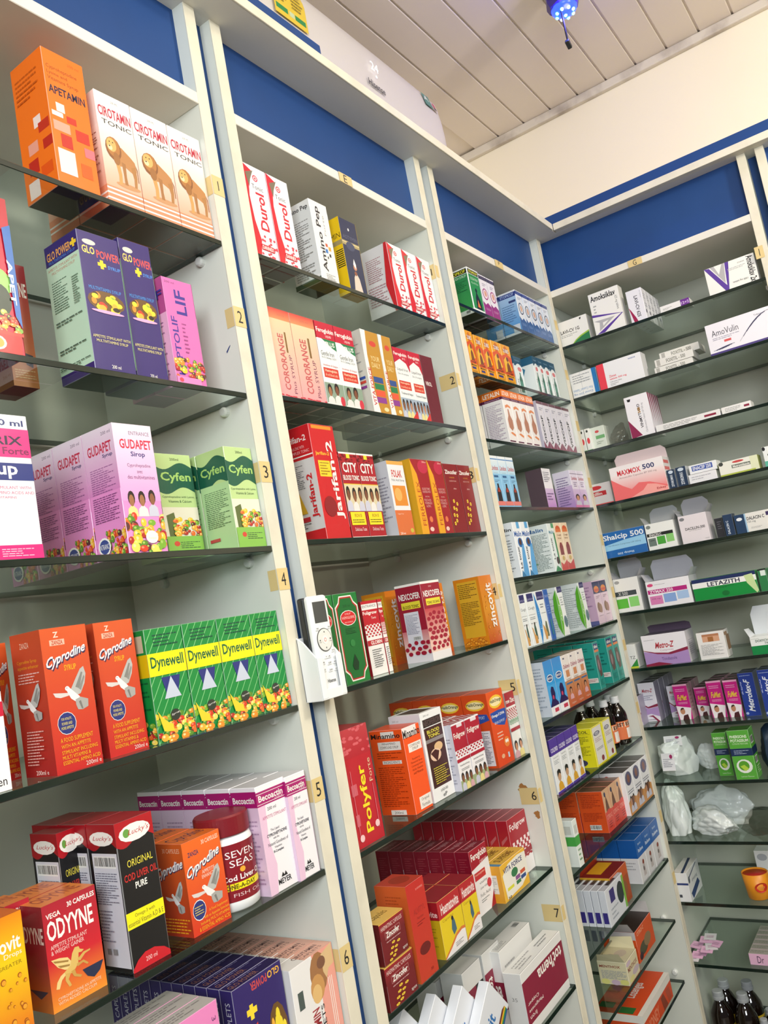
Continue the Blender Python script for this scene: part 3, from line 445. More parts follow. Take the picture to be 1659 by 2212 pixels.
pr('neoferon','tonic_carton','white and brown blood tonic carton with hearts','f0f0f0',
 [X('200 ml',.15,.03,.4,.05,'505050'),R(.08,.08,.92,.17,'2c1c1c'),X('NEOFERON',.1,.09,.9,.16,'5c4848',0,1),R(.08,.18,.92,.85,'421c1c'),X('BLOOD',.2,.21,.78,.25,'e8dc4c',0,1),X('TONIC',.22,.26,.76,.3,'e8dc4c',0,1),R(.08,.31,.92,.35,'8c8484'),E(.6,.42,.2,.05,'e0b888'),E(.42,.5,.25,.07,'e8c4a8'),G([(.2,.47),(.42,.44),(.6,.47),(.45,.58)],'481818'),L(.2,.63,.85,.82,8,'d8c840'),X('LIQUID',.35,.88,.68,.91,K),X('eP',.42,.93,.6,.97,K)],
 [R(0,0,1,.12,'e0e0e4'),X('200 ml',.1,.05,.3,.07,GR)],[R(.15,.15,.85,.85,'584840')])
pr('foligrow','iron_carton','small white and red checked carton with children','f0eef0',
 [X('Foligrow',.08,.12,.92,.22,'c8c8c8',0,1),R(0,.02,1,.4,'b01c34'),R(.4,.02,.8,.07,'e8dce0'),X('Foligrow',.08,.14,.92,.25,W,0,1),CK(0,.3,1,.52,'b01c34'),R(0,.53,1,.58,'b01c34'),X('Family Blood & Energy',.15,.62,.85,.65,'404040'),L(.2,.68,.8,.72,2,'707070'),R(0,.85,1,1,'9cac7c'),PE(.05,.72,.95,1,3,7)],
 [R(0,0,1,1,'d0d0dc'),L(.2,.2,.85,.9,16,'8c8c9c')],[CK(0,0,1,1,'b01c34')],top='d8c8cc')
pr('haliborange','vitamin_carton','orange carton with blue swoosh and oval logo','e85420',
 [R(0,0,1,1,'e85c24','dc4820'),E(.5,.15,.4,.09,'f4c83c'),E(.5,.15,.33,.06,'f8e8b0'),X('HalibOrange',.16,.11,.85,.17,'303c30',0,1),G([(.05,.28),(.5,.27),(1,.28),(.98,.42),(.8,.5),(.4,.46),(.1,.4)],'2c50a8'),X('Omega-3 DHA',.1,.31,.9,.36,W,0,1),X('BRAIN SUPPORT',.22,.41,.85,.445,'d0dcf0'),L(.25,.55,.6,.68,3,'f0c8b0'),E(.72,.72,.17,.07,'e8843c'),E(.68,.71,.05,.025,W),E(.78,.71,.05,.025,W),E(.35,.88,.1,.03,'e8b088'),R(.65,.86,.75,.93,'c0c8d8')],
 [R(0,0,1,1,'d84c1c'),E(.5,.15,.38,.075,'f4c83c'),E(.5,.15,.32,.05,'f8e8b0'),X('HalibOrange',.16,.115,.85,.17,'303c30',0,1),G([(.08,.26),(.9,.28),(.97,.36),(.5,.41),(.08,.37)],'2c50a8'),X('BRAIN SUPPORT',.2,.3,.8,.34,'d0dcf0'),R(.3,.5,.9,.97,'e8e0e4'),L(.35,.52,.85,.94,20,'70707c')],top='b04424')
pr('foligrowzinc','iron_carton','narrow white carton with red and green checks','ecebe8',
 [R(0,.02,1,.12,'c8c0c0'),X('Foligrow Zinc',.05,.13,.95,.2,'a01c2c',0,1),R(0,0,1,.22,'a82838'),X('row Zinc',.05,.1,.95,.17,W,0,1),CK(0,.25,1,.42,'b03040'),CK(0,.42,1,.5,'3c8c50'),R(0,.55,1,.6,'a82838'),PE(0,.72,1,1,2,4)],[R(0,0,1,1,'b0a8a4')])
pr('foligrowcaps','capsule_carton','slim red capsule carton','a81e2e',
 [X('Foligrow',.08,.1,.92,.24,'f0e0e0',0,1),CK(.1,.4,1,.8,'f0e0e0'),R(0,.62,1,.7,'98182a'),R(0,.75,1,1,'ece8e8'),E(.35,.85,.14,.08,'505c6c'),E(.35,.85,.1,.055,'ece8e8')],
 [X('Mc',.3,.5,.8,.7,'c07880',90,1),G([(.2,.35),(.8,.25),(.8,.3),(.2,.42)],'b86068')],[X('Foligrow',.2,.3,.8,.7,'7c2c38')],top='8a2430')
pr('ferocaps','capsule_carton','slim dark red iron capsule carton','a4162c',
 [X('Feroglobin',.08,.06,.95,.2,W,0,1),X('CAPSULES',.5,.22,.9,.27,'f0d0d0'),G([(0,.3),(1,.24),(1,.75),(.7,1),(0,1)],'ece8e8'),R(.1,.36,.72,.48,'c02c34'),X('Haemoglobin',.14,.38,.68,.42,'f4c8b0'),X('vitality',.3,.52,.75,.57,'303838'),X('slow release',.3,.6,.8,.64,'404848'),X('Folic Acid',.25,.7,.8,.75,'303838'),L(.25,.78,.7,.84,2,'606868'),E(.82,.62,.12,.07,'c82838')],
 [R(0,0,1,1,'84142a'),L(.2,.1,.8,.9,22,'a03c48')],[X('Feroglobin',.2,.2,.85,.75,'c89098')],top='7c2030')
pr('vitacaps','capsule_carton','yellow and white vitamin carton','ecb83c',
 [G([(.05,.3),(.3,.1),(.7,.05),(1,.1),(1,.7),(.7,.9),(.1,.95)],'f0ece0'),X('VITA FORCE',.1,.14,.85,.28,'34346c',0,1),E(.5,.42,.13,.12,'3c7c50'),R(.5,.55,.68,.66,'8c5490'),R(.7,.5,.9,.6,'d05c3c'),R(.5,.68,.68,.78,'3c7c50'),R(.7,.64,.9,.74,'34508c'),R(.15,.68,.4,.76,'e0dc40'),X('30',.12,.9,.25,.98,'604c18',0,1)],
 [R(0,0,1,1,'dc9c28'),R(.1,.25,.7,.75,'e0dcd0'),L(.15,.3,.65,.7,8,'a0a0a0')],[X('SUPREME',.2,.2,.8,.7,'7c6428',0,1),R(0,.1,.1,1,'4c88a8')],top='d8b44c')
pr('haematovite','capsule_carton','red and yellow capsule carton with wave','e4c820',
 [R(0,0,1,.32,'b8242c'),X('Haematovite',.12,.08,.92,.27,'f0e0dc',0,1),X('Capsules',.12,.35,.6,.41,'a07c18'),G([(.5,.45),(.56,.4),(.62,.5),(.65,.66),(.5,.72),(.44,.6)],'486878'),E(.53,.43,.05,.04,'302428'),G([(0,.97),(.3,.85),(.6,.72),(.85,.68),(1,.7),(1,1),(0,1)],'d8783c'),G([(0,1),(.3,.9),(.6,.77),(.85,.73),(1,.75),(1,1)],'ece8e8'),L(.5,.86,.85,.94,3,'505050')],
 [R(0,0,1,.32,'a01c28'),X('tovite',.3,.17,.95,.27,'e8c8c4',0,1),R(0,.32,1,1,'c8ac1c'),L(.2,.45,.8,.8,7,'98841c')],top='8c2830')
pr('alvityl','syrup_carton','tall orange red carton with ribbon logo','c8402a',
 [R(0,0,1,1,'c42c26','c43c26'),X('30 VITAMINES',.5,.08,.9,.1,'e8a8a0'),X('ALVITYL',.2,.27,.85,.33,'a82420',0,1),X('Nutrition',.35,.36,.7,.39,'8c201c'),L(.3,.41,.75,.46,2,'8c201c'),E(.5,.7,.3,.06,'6c1818'),X('30',.6,.92,.75,.95,'8c201c')],
 [R(0,0,1,1,'d8602c'),L(.3,.1,.8,.2,3,'b84c20')],[E(.55,.5,.35,.3,'9c3424')],top='b83c2c')
pr('zincocaps','capsule_carton','dark red capsule carton with yellow flowers','721820',
 [R(0,0,1,.4,'98202a','701820'),R(0,0,1,.03,'e0b050'),X('HAEMATINIC CAPSULES',.06,.1,.92,.2,'e8d0c8'),R(.18,.26,.8,.44,'b88080'),R(.19,.27,.79,.43,'801c24'),X('Zincofer',.22,.28,.76,.42,W,0,1),L(.2,.48,.78,.54,1,'c09898'),FL(.2,.55,.7,.97),X('apex',.75,.85,.95,.93,'e0d8d0')],
 [R(0,0,1,1,'601418')],[R(0,0,1,1,'d8b460'),X('Capsules',.2,.3,.8,.7,'5c4418')],top='d8b460')
pr('tothema','ampoule_carton','wide white carton with maroon panel','e6e6e4',
 [R(.0,.16,1,.84,'8a1c3a'),X('tot\'hema',.35,.2,.95,.42,W,180,1),X('Copper',.05,.5,.3,.57,W,180),X('Manganese',.05,.61,.38,.68,W,180),X('Iron',.05,.72,.2,.79,W,180)],
 [X('35',.3,.4,.6,.46,GR),X('9',.3,.85,.45,.9,GR)],[L(.1,.2,.5,.8,3,'a0a0a0'),L(.6,.3,.9,.7,2,'909090')],top='dededc')
pr('tothemawhite','ampoule_carton','wide white carton lying behind maroon panel carton','e2e2e0',
 [L(.1,.2,.4,.5,4,'a0a0a0')],[R(.0,.4,1,.75,'8a1c3a'),X('ma',.3,.45,.8,.6,W,0,1)],[L(.05,.5,.35,.85,4,'909090'),BC(.8,.2,.95,.6)],top='e4e4e2')
pr('tothemaside','ampoule_carton','upright white maroon and black carton end','dededc',
 [R(0,.25,.6,1,'8a1c3a'),R(.6,.25,1,1,'202024'),X('tot\'hema',.15,.32,.45,.95,W,-90,1)],[R(0,0,1,1,'d4d4d2')],top='d8d8d6')
pr('sachetbox','leaflet_carton','leaning white carton with blue lettering','dfe3ea',
 [X('zincovit',.35,.3,.6,.95,'2c70b4',90,1),L(.65,.6,.8,.95,3,'90a0b8'),G([(.78,.15),(.84,.1),(.84,.95),(.78,1)],'6c2818'),G([(.84,.1),(.9,.1),(.9,.9),(.84,.95)],'e0b028'),G([(.9,.1),(.95,.1),(.95,.85),(.9,.9)],'20884c'),G([(.95,.1),(1,.1),(1,.8),(.95,.85)],'204c90')],
 [])
pr('orangepack','syrup_carton','orange red carton at the very bottom','cc4a30',[X('zymex',.2,.3,.9,.5,'e89080')],[R(0,0,1,1,'c44028')],top='d05840')
pr('stopkofgreen','cough_syrup_carton','green and white cough syrup carton','f0f2f0',
 [R(.04,.03,.96,.13,'1c2420'),X('STOPKOF',.12,.05,.9,.11,'e0dc3c',0,1),R(.04,.14,.96,.9,'2c8c4c'),X('COUGH SYRUP',.15,.2,.85,.26,'d8ecd8'),X('ALL ACTION',.2,.3,.8,.34,'c8e4cc'),G([(.3,.9),(.35,.65),(.48,.5),(.62,.6),(.75,.7),(.8,.9)],'18202c'),E(.5,.48,.09,.05,'18202c'),G([(.4,.85),(.5,.68),(.66,.85)],'e0783c')],
 [R(.04,.03,.96,.13,'1c2420'),X('STOPKOF',.08,.045,.9,.115,'e0dc3c',0,1),R(.04,.14,.96,.9,'2c8450','3c9c50'),X('COUGH SYRUP',.12,.16,.9,.21,'d8ecd8'),L(.12,.27,.85,.5,7,'1c5c38'),R(.6,.92,.8,.97,GR)],bot='404840')
pr('stopkofpurple','cough_syrup_carton','white and purple cough syrup carton','e9e6ee',
 [R(0,.03,1,.11,'241c34'),X('STOPKOF',.1,.045,.9,.1,'8c84a4'),L(.3,.18,.8,.26,2,'9088a0'),E(.5,.43,.36,.13,'a02878'),E(.5,.43,.29,.105,'f0dce4'),E(.52,.42,.16,.07,'d8a088'),G([(0,.62),(.3,.68),(.6,.62),(1,.7),(1,1),(0,1)],'982c80'),X('COUGH',.2,.75,.8,.8,'d8a8cc')],
 [R(0,0,1,1,'b8b4c4')],bot='4c2c44')
pr('stopkofblue','cough_syrup_carton','blue and white cough syrup carton','e4e9f2',
 [R(0,.02,1,.1,'2c3c84'),X('STOPKOF',.12,.035,.88,.085,'8090c0'),L(.25,.15,.8,.22,2,'8c94a8'),E(.5,.42,.36,.14,'3c4464'),E(.5,.42,.29,.115,'d4dce8'),E(.52,.42,.16,.075,'d8a890'),G([(0,.62),(.3,.7),(.6,.64),(1,.72),(1,1),(0,1)],'34609c'),X('COUGH',.2,.76,.8,.82,'8ca8d8')],
 [R(0,.04,1,.14,'2c3c84'),X('STOPKOF',.1,.055,.9,.12,'a8bce4',0,1),R(0,.14,1,.95,'a8c8ec','3c90d4'),R(.55,.22,.95,.27,'34447c'),L(.1,.3,.85,.7,8,'5c80b0'),R(.55,.78,.95,.95,'d0d8e4')],bot='242c40')
pr('zubes','cough_syrup_carton','orange yellow carton with figure and flames','e8a01c',
 [G([(.5,.02),(.85,.15),(.5,.28),(.15,.15)],'c86c18'),R(.25,.11,.78,.2,'8c2820'),X('ZUBES',.22,.11,.8,.2,'f4ece0',0,1),G([(.0,.3),(.5,.22),(1,.3),(1,.75),(0,.75)],'d8501c'),G([(.1,.4),(.4,.3),(.7,.42),(.9,.6),(.1,.7)],'ecb82c'),E(.5,.36,.12,.06,'744028'),G([(.3,.68),(.35,.5),(.5,.42),(.66,.5),(.72,.68)],'7c4424'),X('Cough',.15,.68,.85,.74,'30241c',0,1),X('Mixture',.15,.755,.85,.8,'30241c',0,1),R(.2,.82,.7,.87,'34347c'),L(.2,.9,.8,.95,2,'8c6420')],
 [L(.1,.2,.8,.8,10,'c08018')],bot='4c3010')
pr('tealcough','cough_syrup_carton','teal and white carton with bottle picture','e4ecec',
 [R(0,0,1,.25,'24506c'),X('Menthodex',.2,.08,.8,.12,'8cb0c8'),E(.55,.35,.45,.17,'e8eeee'),E(.6,.33,.25,.06,'d87c80'),G([(.35,.95),(.35,.6),(.48,.5),(.48,.42),(.62,.42),(.62,.5),(.75,.6),(.75,.95)],'1c6450'),R(.35,.65,.75,.8,'3c8470'),X('MIXTURE',.1,.6,.25,.97,'3c4c4c',90)],
 [R(0,0,1,.2,'2c6080'),G([(0,.1),(.5,.3),(.2,.6)],'3c7c9c')],bot='203c40')
pr('letalin','cough_syrup_carton','white expectorant carton with orange top','eeeae8',
 [R(0,0,1,.14,'e87824'),X('LETALIN',.1,.03,.92,.11,'f8ecdc',0,1),R(0,.14,1,.19,'5c1c44'),X('Expectorant',.15,.15,.88,.18,'d0b0c4'),G([(.2,.3),(.5,.27),(.8,.3),(.85,.34),(.5,.32),(.2,.35)],'e08850'),G([(.42,.36),(.55,.36),(.62,.48),(.8,.56),(.78,.7),(.55,.76),(.25,.7),(.22,.56),(.38,.48)],'b88068'),G([(.25,.8),(.5,.78),(.85,.82),(.8,.86),(.5,.83)],'e08850'),R(0,.94,.7,.965,'5c1c3c')],
 [R(0,0,1,.14,'e87824'),X('LETALIN',.1,.03,.92,.11,'f8ecdc',0,1),R(0,.14,1,.19,'5c1c44'),X('Expectorant',.15,.15,.88,.185,'d0b0c4'),L(.12,.25,.88,.9,22,'b09cb0')],top='c86020')
pr('viscof','cough_syrup_carton','white carton with black sideways lettering','e2e0ea',
 [R(0,0,1,.06,'6c4450'),L(.3,.12,.9,.2,2,'8c8ca0'),X('VISCOF',.32,.3,.62,.88,'2c2c34',90,1),G([(0,.82),(.45,.95),(.9,.82),(1,.84),(1,1),(0,1)],'8c4c64')],
 [R(0,0,1,1,'c4c0d0')])
pr('lindoxblue','cough_syrup_carton','pale blue carton with dark bottle picture','8cc4e8',
 [R(0,0,1,.35,'eef2f4','b8dcf0'),R(0,.055,1,.075,'4c84c0'),X('Lindox',.1,.19,.92,.28,'b83c40',0,1),X('Cough Syrup',.25,.32,.75,.34,'6080a0'),R(.25,.38,.75,.42,'2c5c8c'),L(.25,.46,.8,.52,2,'5c84a8'),G([(.25,.88),(.28,.68),(.42,.6),(.42,.54),(.6,.54),(.6,.6),(.74,.68),(.76,.88)],'241c20'),G([(.42,.62),(.6,.62),(.68,.7),(.34,.7)],'a83c28'),R(0,.88,1,.96,'e07c74')],[])
pr('whitepurple','cough_syrup_carton','white and lilac carton in dark corner','eceaf0',
 [R(0,.5,1,1,'d4bce0','b884cc'),L(.1,.08,.8,.35,6,'707080'),L(.1,.6,.85,.8,3,'785c90')],[R(0,0,1,1,'584850')],top='48424a')
pr('lindoxpurple','cough_syrup_carton','lilac carton with woman picture','e6dff0',
 [R(0,.5,1,1,'d8c4e4','b07cc4'),R(0,.09,1,.105,'70607c'),X('Lindox',.12,.17,.92,.26,'b03c50',0,1),L(.3,.3,.8,.45,3,'8c7ca0'),PE(.1,.6,.95,.92,1,9),R(0,.92,1,.98,'d87cb0')],
 [R(0,.4,1,1,'cfb8dc','b088c8'),L(.15,.15,.85,.9,12,'8470a0')])
pr('malinblue','cough_syrup_carton','white and blue cough carton with woman oval','edf1f5',
 [R(.5,0,.85,.12,'5ca8dc'),X('Malin',.05,.17,.95,.27,'3c68b0',0,1),E(.62,.38,.3,.09,'2c6cb0'),E(.62,.37,.15,.06,'5c3828'),G([(.7,.45),(1,.4),(1,1),(.3,1),(.5,.7)],'5ca4dc'),X('La toux',.1,.45,.35,.85,'303038',90,1),G([(.05,1),(.2,.88),(.5,.97),(.6,1)],'3c7cac')],
 [X('Malin',.1,.1,.9,.16,'2c2c30',0,1),L(.1,.2,.8,.9,14,'909498')])
pr('malingreen','cough_syrup_carton','white and green cough carton with wide side','e8f0ee',
 [R(.6,0,1,.1,'5ca070'),X('Malin',.1,.15,.9,.22,'6c9cb0',0,1),X('La toux',.15,.3,.4,.75,'404448',90,1),G([(.75,.2),(.95,.2),(1,.6),(1,1),(.8,.7)],'3c8c54'),E(.7,.78,.22,.08,'4c3428'),G([(.05,1),(.4,.88),(.9,.95),(1,1)],'4c9464')],
 [X('Malin',.08,.07,.8,.15,'3868a0',0,1),L(.08,.19,.92,.95,26,'7c8c88'),R(.08,.78,.35,.8,'3c8c54')],top='c4ccc8')
pr('peachsyrup','cough_syrup_carton','peach cough syrup carton with arch','eed8b8',
 [E(.5,.13,.35,.07,'d8643c'),R(.12,.13,.88,.2,'e07c48'),X('Cough',.2,.24,.8,.29,'8c5c3c',0,1),X('Syrup',.25,.31,.75,.35,'8c5c3c',0,1),G([(.25,.68),(.25,.5),(.4,.42),(.65,.42),(.78,.5),(.78,.68)],'8c3c34'),E(.55,.75,.2,.05,'d0b068'),G([(0,.82),(.4,.88),(1,.78),(1,1),(0,1)],'cc5850')],[])
pr('samalin','cough_syrup_carton','white carton with navy label and giraffe','eef2f2',
 [R(.2,.02,.95,.17,'34306c'),X('SAMALIN',.25,.11,.92,.15,'a8a8d0'),X('Cough',.15,.27,.9,.34,'505860'),R(.05,.42,.9,.425,'30343c'),L(.15,.46,.8,.52,2,'707880'),X('Sys-Care',.15,.57,.8,.6,'404448'),G([(.5,.9),(.42,.7),(.48,.6),(.6,.62),(.66,.7),(.68,.9)],'3c5c50'),E(.55,.6,.07,.03,'3c2820'),G([(.15,.65),(.28,.68),(.4,.8),(.6,.84),(.6,.97),(.3,.97),(.25,.8)],'d8a058')],[])
pr('samalinblue','cough_syrup_carton','white carton with curved blue stripe','eef2f2',
 [R(.25,.02,.95,.18,'34306c'),X('SAMALIN',.3,.11,.92,.15,'a8a8d0'),G([(0,.02),(.1,.1),(.3,.35),(.35,.6),(.2,.85),(.05,1),(0,1)],'2c88d0'),X('Junior',.1,.35,.25,.75,'a8d0f0',90),L(.45,.25,.8,.35,2,'707880'),L(.45,.43,.9,.45,1,'30343c'),G([(.65,.9),(.6,.7),(.68,.6),(.8,.62),(.85,.9)],'6c7454'),G([(.35,.65),(.5,.7),(.7,.84),(.6,.95),(.45,.95)],'d8a058')],[])
pr('bluecough','cough_syrup_carton','narrow blue cough carton','2f62b4',
 [X('MALIN',.1,.11,.9,.16,'a8b8e0'),L(.2,.3,.8,.5,4,'7ca0dc'),G([(.3,.9),(.3,.6),(.7,.6),(.7,.9)],'3c7c90')],[])
pr('whiteleaf','cough_syrup_carton','white carton with green leaf stripe','edf2f0',
 [R(.25,0,.98,.12,'343064'),X('SAMA',.35,.04,.9,.09,'9898c0'),G([(0,.05),(.25,.25),(.38,.5),(.35,.75),(.1,.98),(0,1)],'6cb82c'),X('Apcof',.1,.35,.28,.7,'e8f4d8',90,1),L(.45,.2,.9,.4,4,'a0a8a8'),E(.72,.72,.25,.12,'607c84')],
 [R(0,0,1,1,'dde4e4'),L(.15,.08,.85,.95,20,'a4aeae'),G([(1,.05),(.85,.2),(.78,.5),(.85,.8),(1,.98)],'5cac2c')])
pr('pinkhands','cough_syrup_carton','pink carton with navy top and hands picture','e4ccdc',
 [R(.0,.02,1,.3,'28305c'),E(.5,.2,.36,.08,'e08838'),R(.15,.19,.85,.25,'d05838'),L(.25,.35,.8,.42,2,'9c7c90'),E(.4,.62,.22,.12,'946c64'),E(.62,.65,.2,.11,'a88078'),L(.2,.8,.8,.84,1,'b09caa')],
 [R(0,0,1,1,'c8a8c4'),L(.2,.1,.8,.6,7,'9c7ca0'),R(0,.92,1,1,'5c6094')])
pr('blister','cough_syrup_carton','blue carton with silhouette and oval logo','1c8cd8',
 [R(0,0,1,.5,'3c8cd4','2ca0e4'),E(.5,.33,.36,.07,'e8f0f4'),E(.5,.33,.31,.055,'2c508c'),X('BENYLIN',.24,.31,.76,.35,W,0,1),R(0,.45,1,.78,'48a8e8'),G([(.05,.82),(.3,.7),(.3,.55),(.45,.48),(.68,.5),(.78,.62),(.7,.72),(.98,.8),(.98,.85),(.05,.85)],'241c54'),E(.5,.68,.1,.04,'c84060'),R(0,.84,1,1,'eef0f4'),R(.4,.88,.85,.95,'c83c54')],
 [R(0,0,1,1,'d4dce8'),L(.15,.1,.85,.9,14,'a0acbc')],top='5c6870')
pr('brownkids','kids_syrup_carton','white and tan children carton','e9e2dc',
 [R(0,.5,1,1,'c88c5c','c05c30'),X('Children\'s',.05,.18,.97,.26,'a03c5c',0,1),R(.2,.05,.4,.08,'505068'),R(.3,.3,.75,.43,'d08c58'),L(.2,.46,.8,.51,2,'7c6450'),R(.1,.54,.9,.57,'3c6ca0'),PE(.25,.6,.75,.86,1,4),X('1.5g/5ml',.3,.92,.85,.96,'f0dccc')],
 [R(0,.5,1,1,'b87c50')],top='a89480')
pr('teal60','allergy_syrup_carton','teal carton with brown picture strip','28988c',
 [R(.1,.04,.9,.22,'2c4070'),X('60ml',.18,.07,.82,.14,W,0,1),R(.1,.17,.9,.22,'e07c3c'),G([(.2,.3),(.7,.28),(.9,.5),(.8,.72),(.4,.75),(.15,.55)],'5c4c44'),E(.45,.5,.15,.12,'98807c'),L(.2,.8,.8,.92,4,'1c6c64')],
 [L(.2,.1,.7,.2,2,'1c6c64'),L(.5,.3,.85,.6,4,'1c6c64'),R(.35,.75,.95,.85,'e0dcd8'),L(.4,.77,.9,.83,2,'a04848')],top='1c5850')
pr('coldkid','kids_syrup_carton','purple and white carton with child picture','eceef0',
 [R(0,0,1,.3,'54389c'),X('COLDRID',.08,.17,.94,.25,'e4e0f0',0,1),X('Suspension',.2,.34,.8,.37,'505860'),L(.2,.4,.8,.48,3,'9098a0'),R(0,.96,1,1,'54389c'),G([(.2,.95),(.25,.84),(.5,.78),(.75,.84),(.85,.95)],'dca430'),E(.5,.7,.2,.09,'c8a080'),G([(.28,.7),(.3,.6),(.5,.57),(.72,.6),(.72,.68),(.5,.64)],'20181c')],
 [R(0,0,1,.3,'3c2c74')],top='3c3060')
pr('yellowbox','suspension_carton','bright yellow edged antacid carton','e6dc22',
 [R(.08,.03,.92,.95,'e4e2dc'),E(.45,.2,.28,.055,'303458'),E(.45,.2,.22,.04,'c8c8d0'),X('Gascol',.25,.18,.65,.22,'303458'),L(.2,.3,.8,.42,3,'b09090'),L(.2,.55,.8,.62,2,'808080'),E(.6,.85,.12,.07,'8c2c30')],
 [X('GASCOL',.1,.06,.85,.13,'303428',0,1),R(.08,.15,.92,.155,'504c18'),L(.12,.2,.85,.4,6,'6c6820'),L(.12,.45,.85,.72,8,'7c7820'),E(.35,.87,.3,.09,'3c3c5c')],top='ccc830')
pr('orangekids','kids_syrup_carton','orange carton with brown animal picture','dc5220',
 [R(0,0,1,.52,'dcb088'),G([(.2,.5),(.3,.3),(.45,.15),(.6,.3),(.75,.55),(.6,.66),(.35,.66)],'6c4430'),E(.35,.12,.13,.06,'343458'),G([(0,.55),(.5,.48),(1,.52),(1,1),(0,1)],'d84434'),X('CITRO-C',.1,.6,.9,.7,'f0b09c',0,0),L(.25,.76,.75,.92,3,'8c2420')],
 [L(.12,.06,.88,.4,8,'a8381c'),L(.12,.5,.88,.72,6,'a8381c'),BC(.3,.8,.75,.92)],top='7c5a44')
pr('whitekids','kids_syrup_carton','white carton with children and brown arcs','ececf0',
 [E(.5,.2,.38,.16,'5c5878'),E(.5,.2,.16,.1,'8c5c4c'),L(.15,.45,.85,.55,2,'606074'),G([(0,.7),(.5,.6),(1,.68),(1,1),(0,1)],'cc8c44'),E(.5,.74,.15,.14,'6c4434'),PE(.15,.55,.85,.95,2,3)],
 [E(.3,.12,.1,.05,'c84c54'),R(.4,.1,.6,.13,'303038'),L(.2,.3,.5,.5,3,'9090a0')],top='605c5c')
pr('greenwhite','drops_carton','small green and white carton','e6ece6',
 [R(0,.35,1,.55,'48a448'),R(.2,.12,.8,.3,'c8ccc4'),L(.2,.6,.8,.9,3,'80a880')],[R(0,.35,1,.55,'48a448'),R(.2,.12,.8,.3,'c8ccc4')],top='ccd0cc')
pr('bluewhite','drops_carton','blue and white carton with small figure','dcdcdf',
 [R(0,0,1,.42,'1c60b0'),X('Baby',.3,.12,.7,.18,'c8dcf0'),X('Relieve',.2,.24,.85,.32,'d8e4f4',0,1),E(.55,.58,.12,.06,'8c4030'),G([(.42,.62),(.68,.62),(.72,.88),(.38,.88)],'c0b8b8'),E(.5,.72,.08,.05,'5c5454'),R(.1,.97,.9,1,'b0b0b4')],
 [R(0,0,1,.42,'1858a4'),L(.2,.5,.8,.7,3,'a8a8ac')],top='1c58a0')
pr('thinpurple','tablet_carton','thin white carton with purple label','d8dce4',
 [R(.2,.1,.45,.45,'3c3478'),E(.75,.42,.18,.3,'2c3c40'),R(.9,.05,1,.95,'7cb848'),L(.15,.55,.55,.9,3,'a0a8b4')],[R(.1,.6,.8,.9,'3c3484')],[R(.3,.2,.7,.8,'34343c')],top='b8bcc4')
pr('smallgreen','drops_carton','small pale green carton on bottom shelf','ccd4c8',[L(.2,.2,.8,.8,4,'90a890')],[])
pr('lavi1g','tablet_carton','white carton with green swoosh','edebe4',
 [X('LAVI-CV 1G',.04,.36,.7,.5,'44403c',0,1),L(.04,.54,.62,.66,2,'a0a09c'),G([(.35,1),(.5,.85),(.7,.73),(1,.63),(1,1)],'9cc040'),G([(.38,1),(.55,.87),(.72,.78),(1,.69),(1,1)],'287848'),G([(.75,.07),(.82,.05),(.8,.12),(.77,.14)],K)],[R(0,0,1,1,'d8d6ce')])
pr('amoks','tablet_carton','white carton with sideways purple triangle','f0eee8',
 [X('Amoksiklav',.05,.06,.88,.2,K,0,1),X('625 mg tablets',.82,.22,.92,.55,'606060',-90),G([(.0,.56),(.95,.66),(.05,.98),(.3,.98),(1,.66),(.0,.5)],'5c3c9c'),G([(.02,.66),(.72,.68),(.15,.92),(.2,.72)],'b4b2b4'),G([(.3,.74),(.5,.72),(.3,.82)],'f0eee8'),L(.1,.28,.2,.5,3,'a0a0a0')],[R(0,0,1,1,'e0ded8')])
pr('lavi625','tablet_carton','white carton with purple edge curve','e9e8ee',
 [X('LAVI-CV 625',.45,.2,.68,.85,'404048',-90,1),X('10 Tablets',.85,.08,.92,.3,GR,-90),G([(0,.5),(.12,.6),(.35,.85),(.45,1),(.2,1)],'a02050')],
 [L(.15,.15,.85,.35,3,'b0b0bc'),R(.1,.68,.5,.78,'808090'),L(.15,.45,.85,.6,2,'b8b8c4')])
pr('flatpurple','tablet_carton','flat white carton with purple end','eceae8',[R(.7,0,1,1,'6c2c90'),X('12+2',.72,.3,.98,.7,'e0c8ec',0,1),L(.1,.4,.4,.7,2,'a0a0a0')],[])
pr('amoks2','tablet_carton','wide white carton with purple downward triangle','f0efe9',
 [G([(0,0),(.1,.02),(.38,.8),(.42,0),(.5,0),(.4,1),(.34,1)],'5c3c9c'),G([(.12,.0),(.36,.72),(.41,.0),(.36,.0),(.27,.35),(.2,.0)],'b4b2b4'),X('Amoksiklav 2x',.84,.04,.97,.97,K,-90,1),X('SANDOZ',.66,.14,.8,.18,'404040',180),L(.45,.25,.8,.35,2,'b0b0b0'),X('1000 mg tablets',.5,.74,.8,.82,'505050',180)],[R(0,0,1,1,'dcdad4')])
pr('zinnat250','tablet_carton','white carton with blue end printed upside down','ebebe9',
 [R(.84,0,1,1,'2c78b8'),R(.4,0,.41,1,'b8bcc0'),R(0,.3,.82,.31,'c0c0c4'),X('Zinnat 250 mg',.05,.8,.78,.9,'4c80b8',180),X('Film Coated Tablets',.05,.66,.78,.76,'6c98c4',180),L(.1,.08,.75,.45,4,'a0a4a8')],[])
pr('zinnat500','tablet_carton','white carton with red left strip','eeeef0',
 [R(0,0,.16,1,'e84454'),X('SANDOZ',.72,.1,.88,.15,'3c5ca0',0,1),X('Zinnat',.24,.52,.4,.61,'e0606c',0,1),X('tablets 500 mg',.24,.64,.62,.73,'e0606c',0,1),X('Cefuroxime tablets',.24,.76,.5,.81,'505054'),L(.24,.84,.42,.94,2,'909094')],[R(0,0,1,1,'dcdcde')])
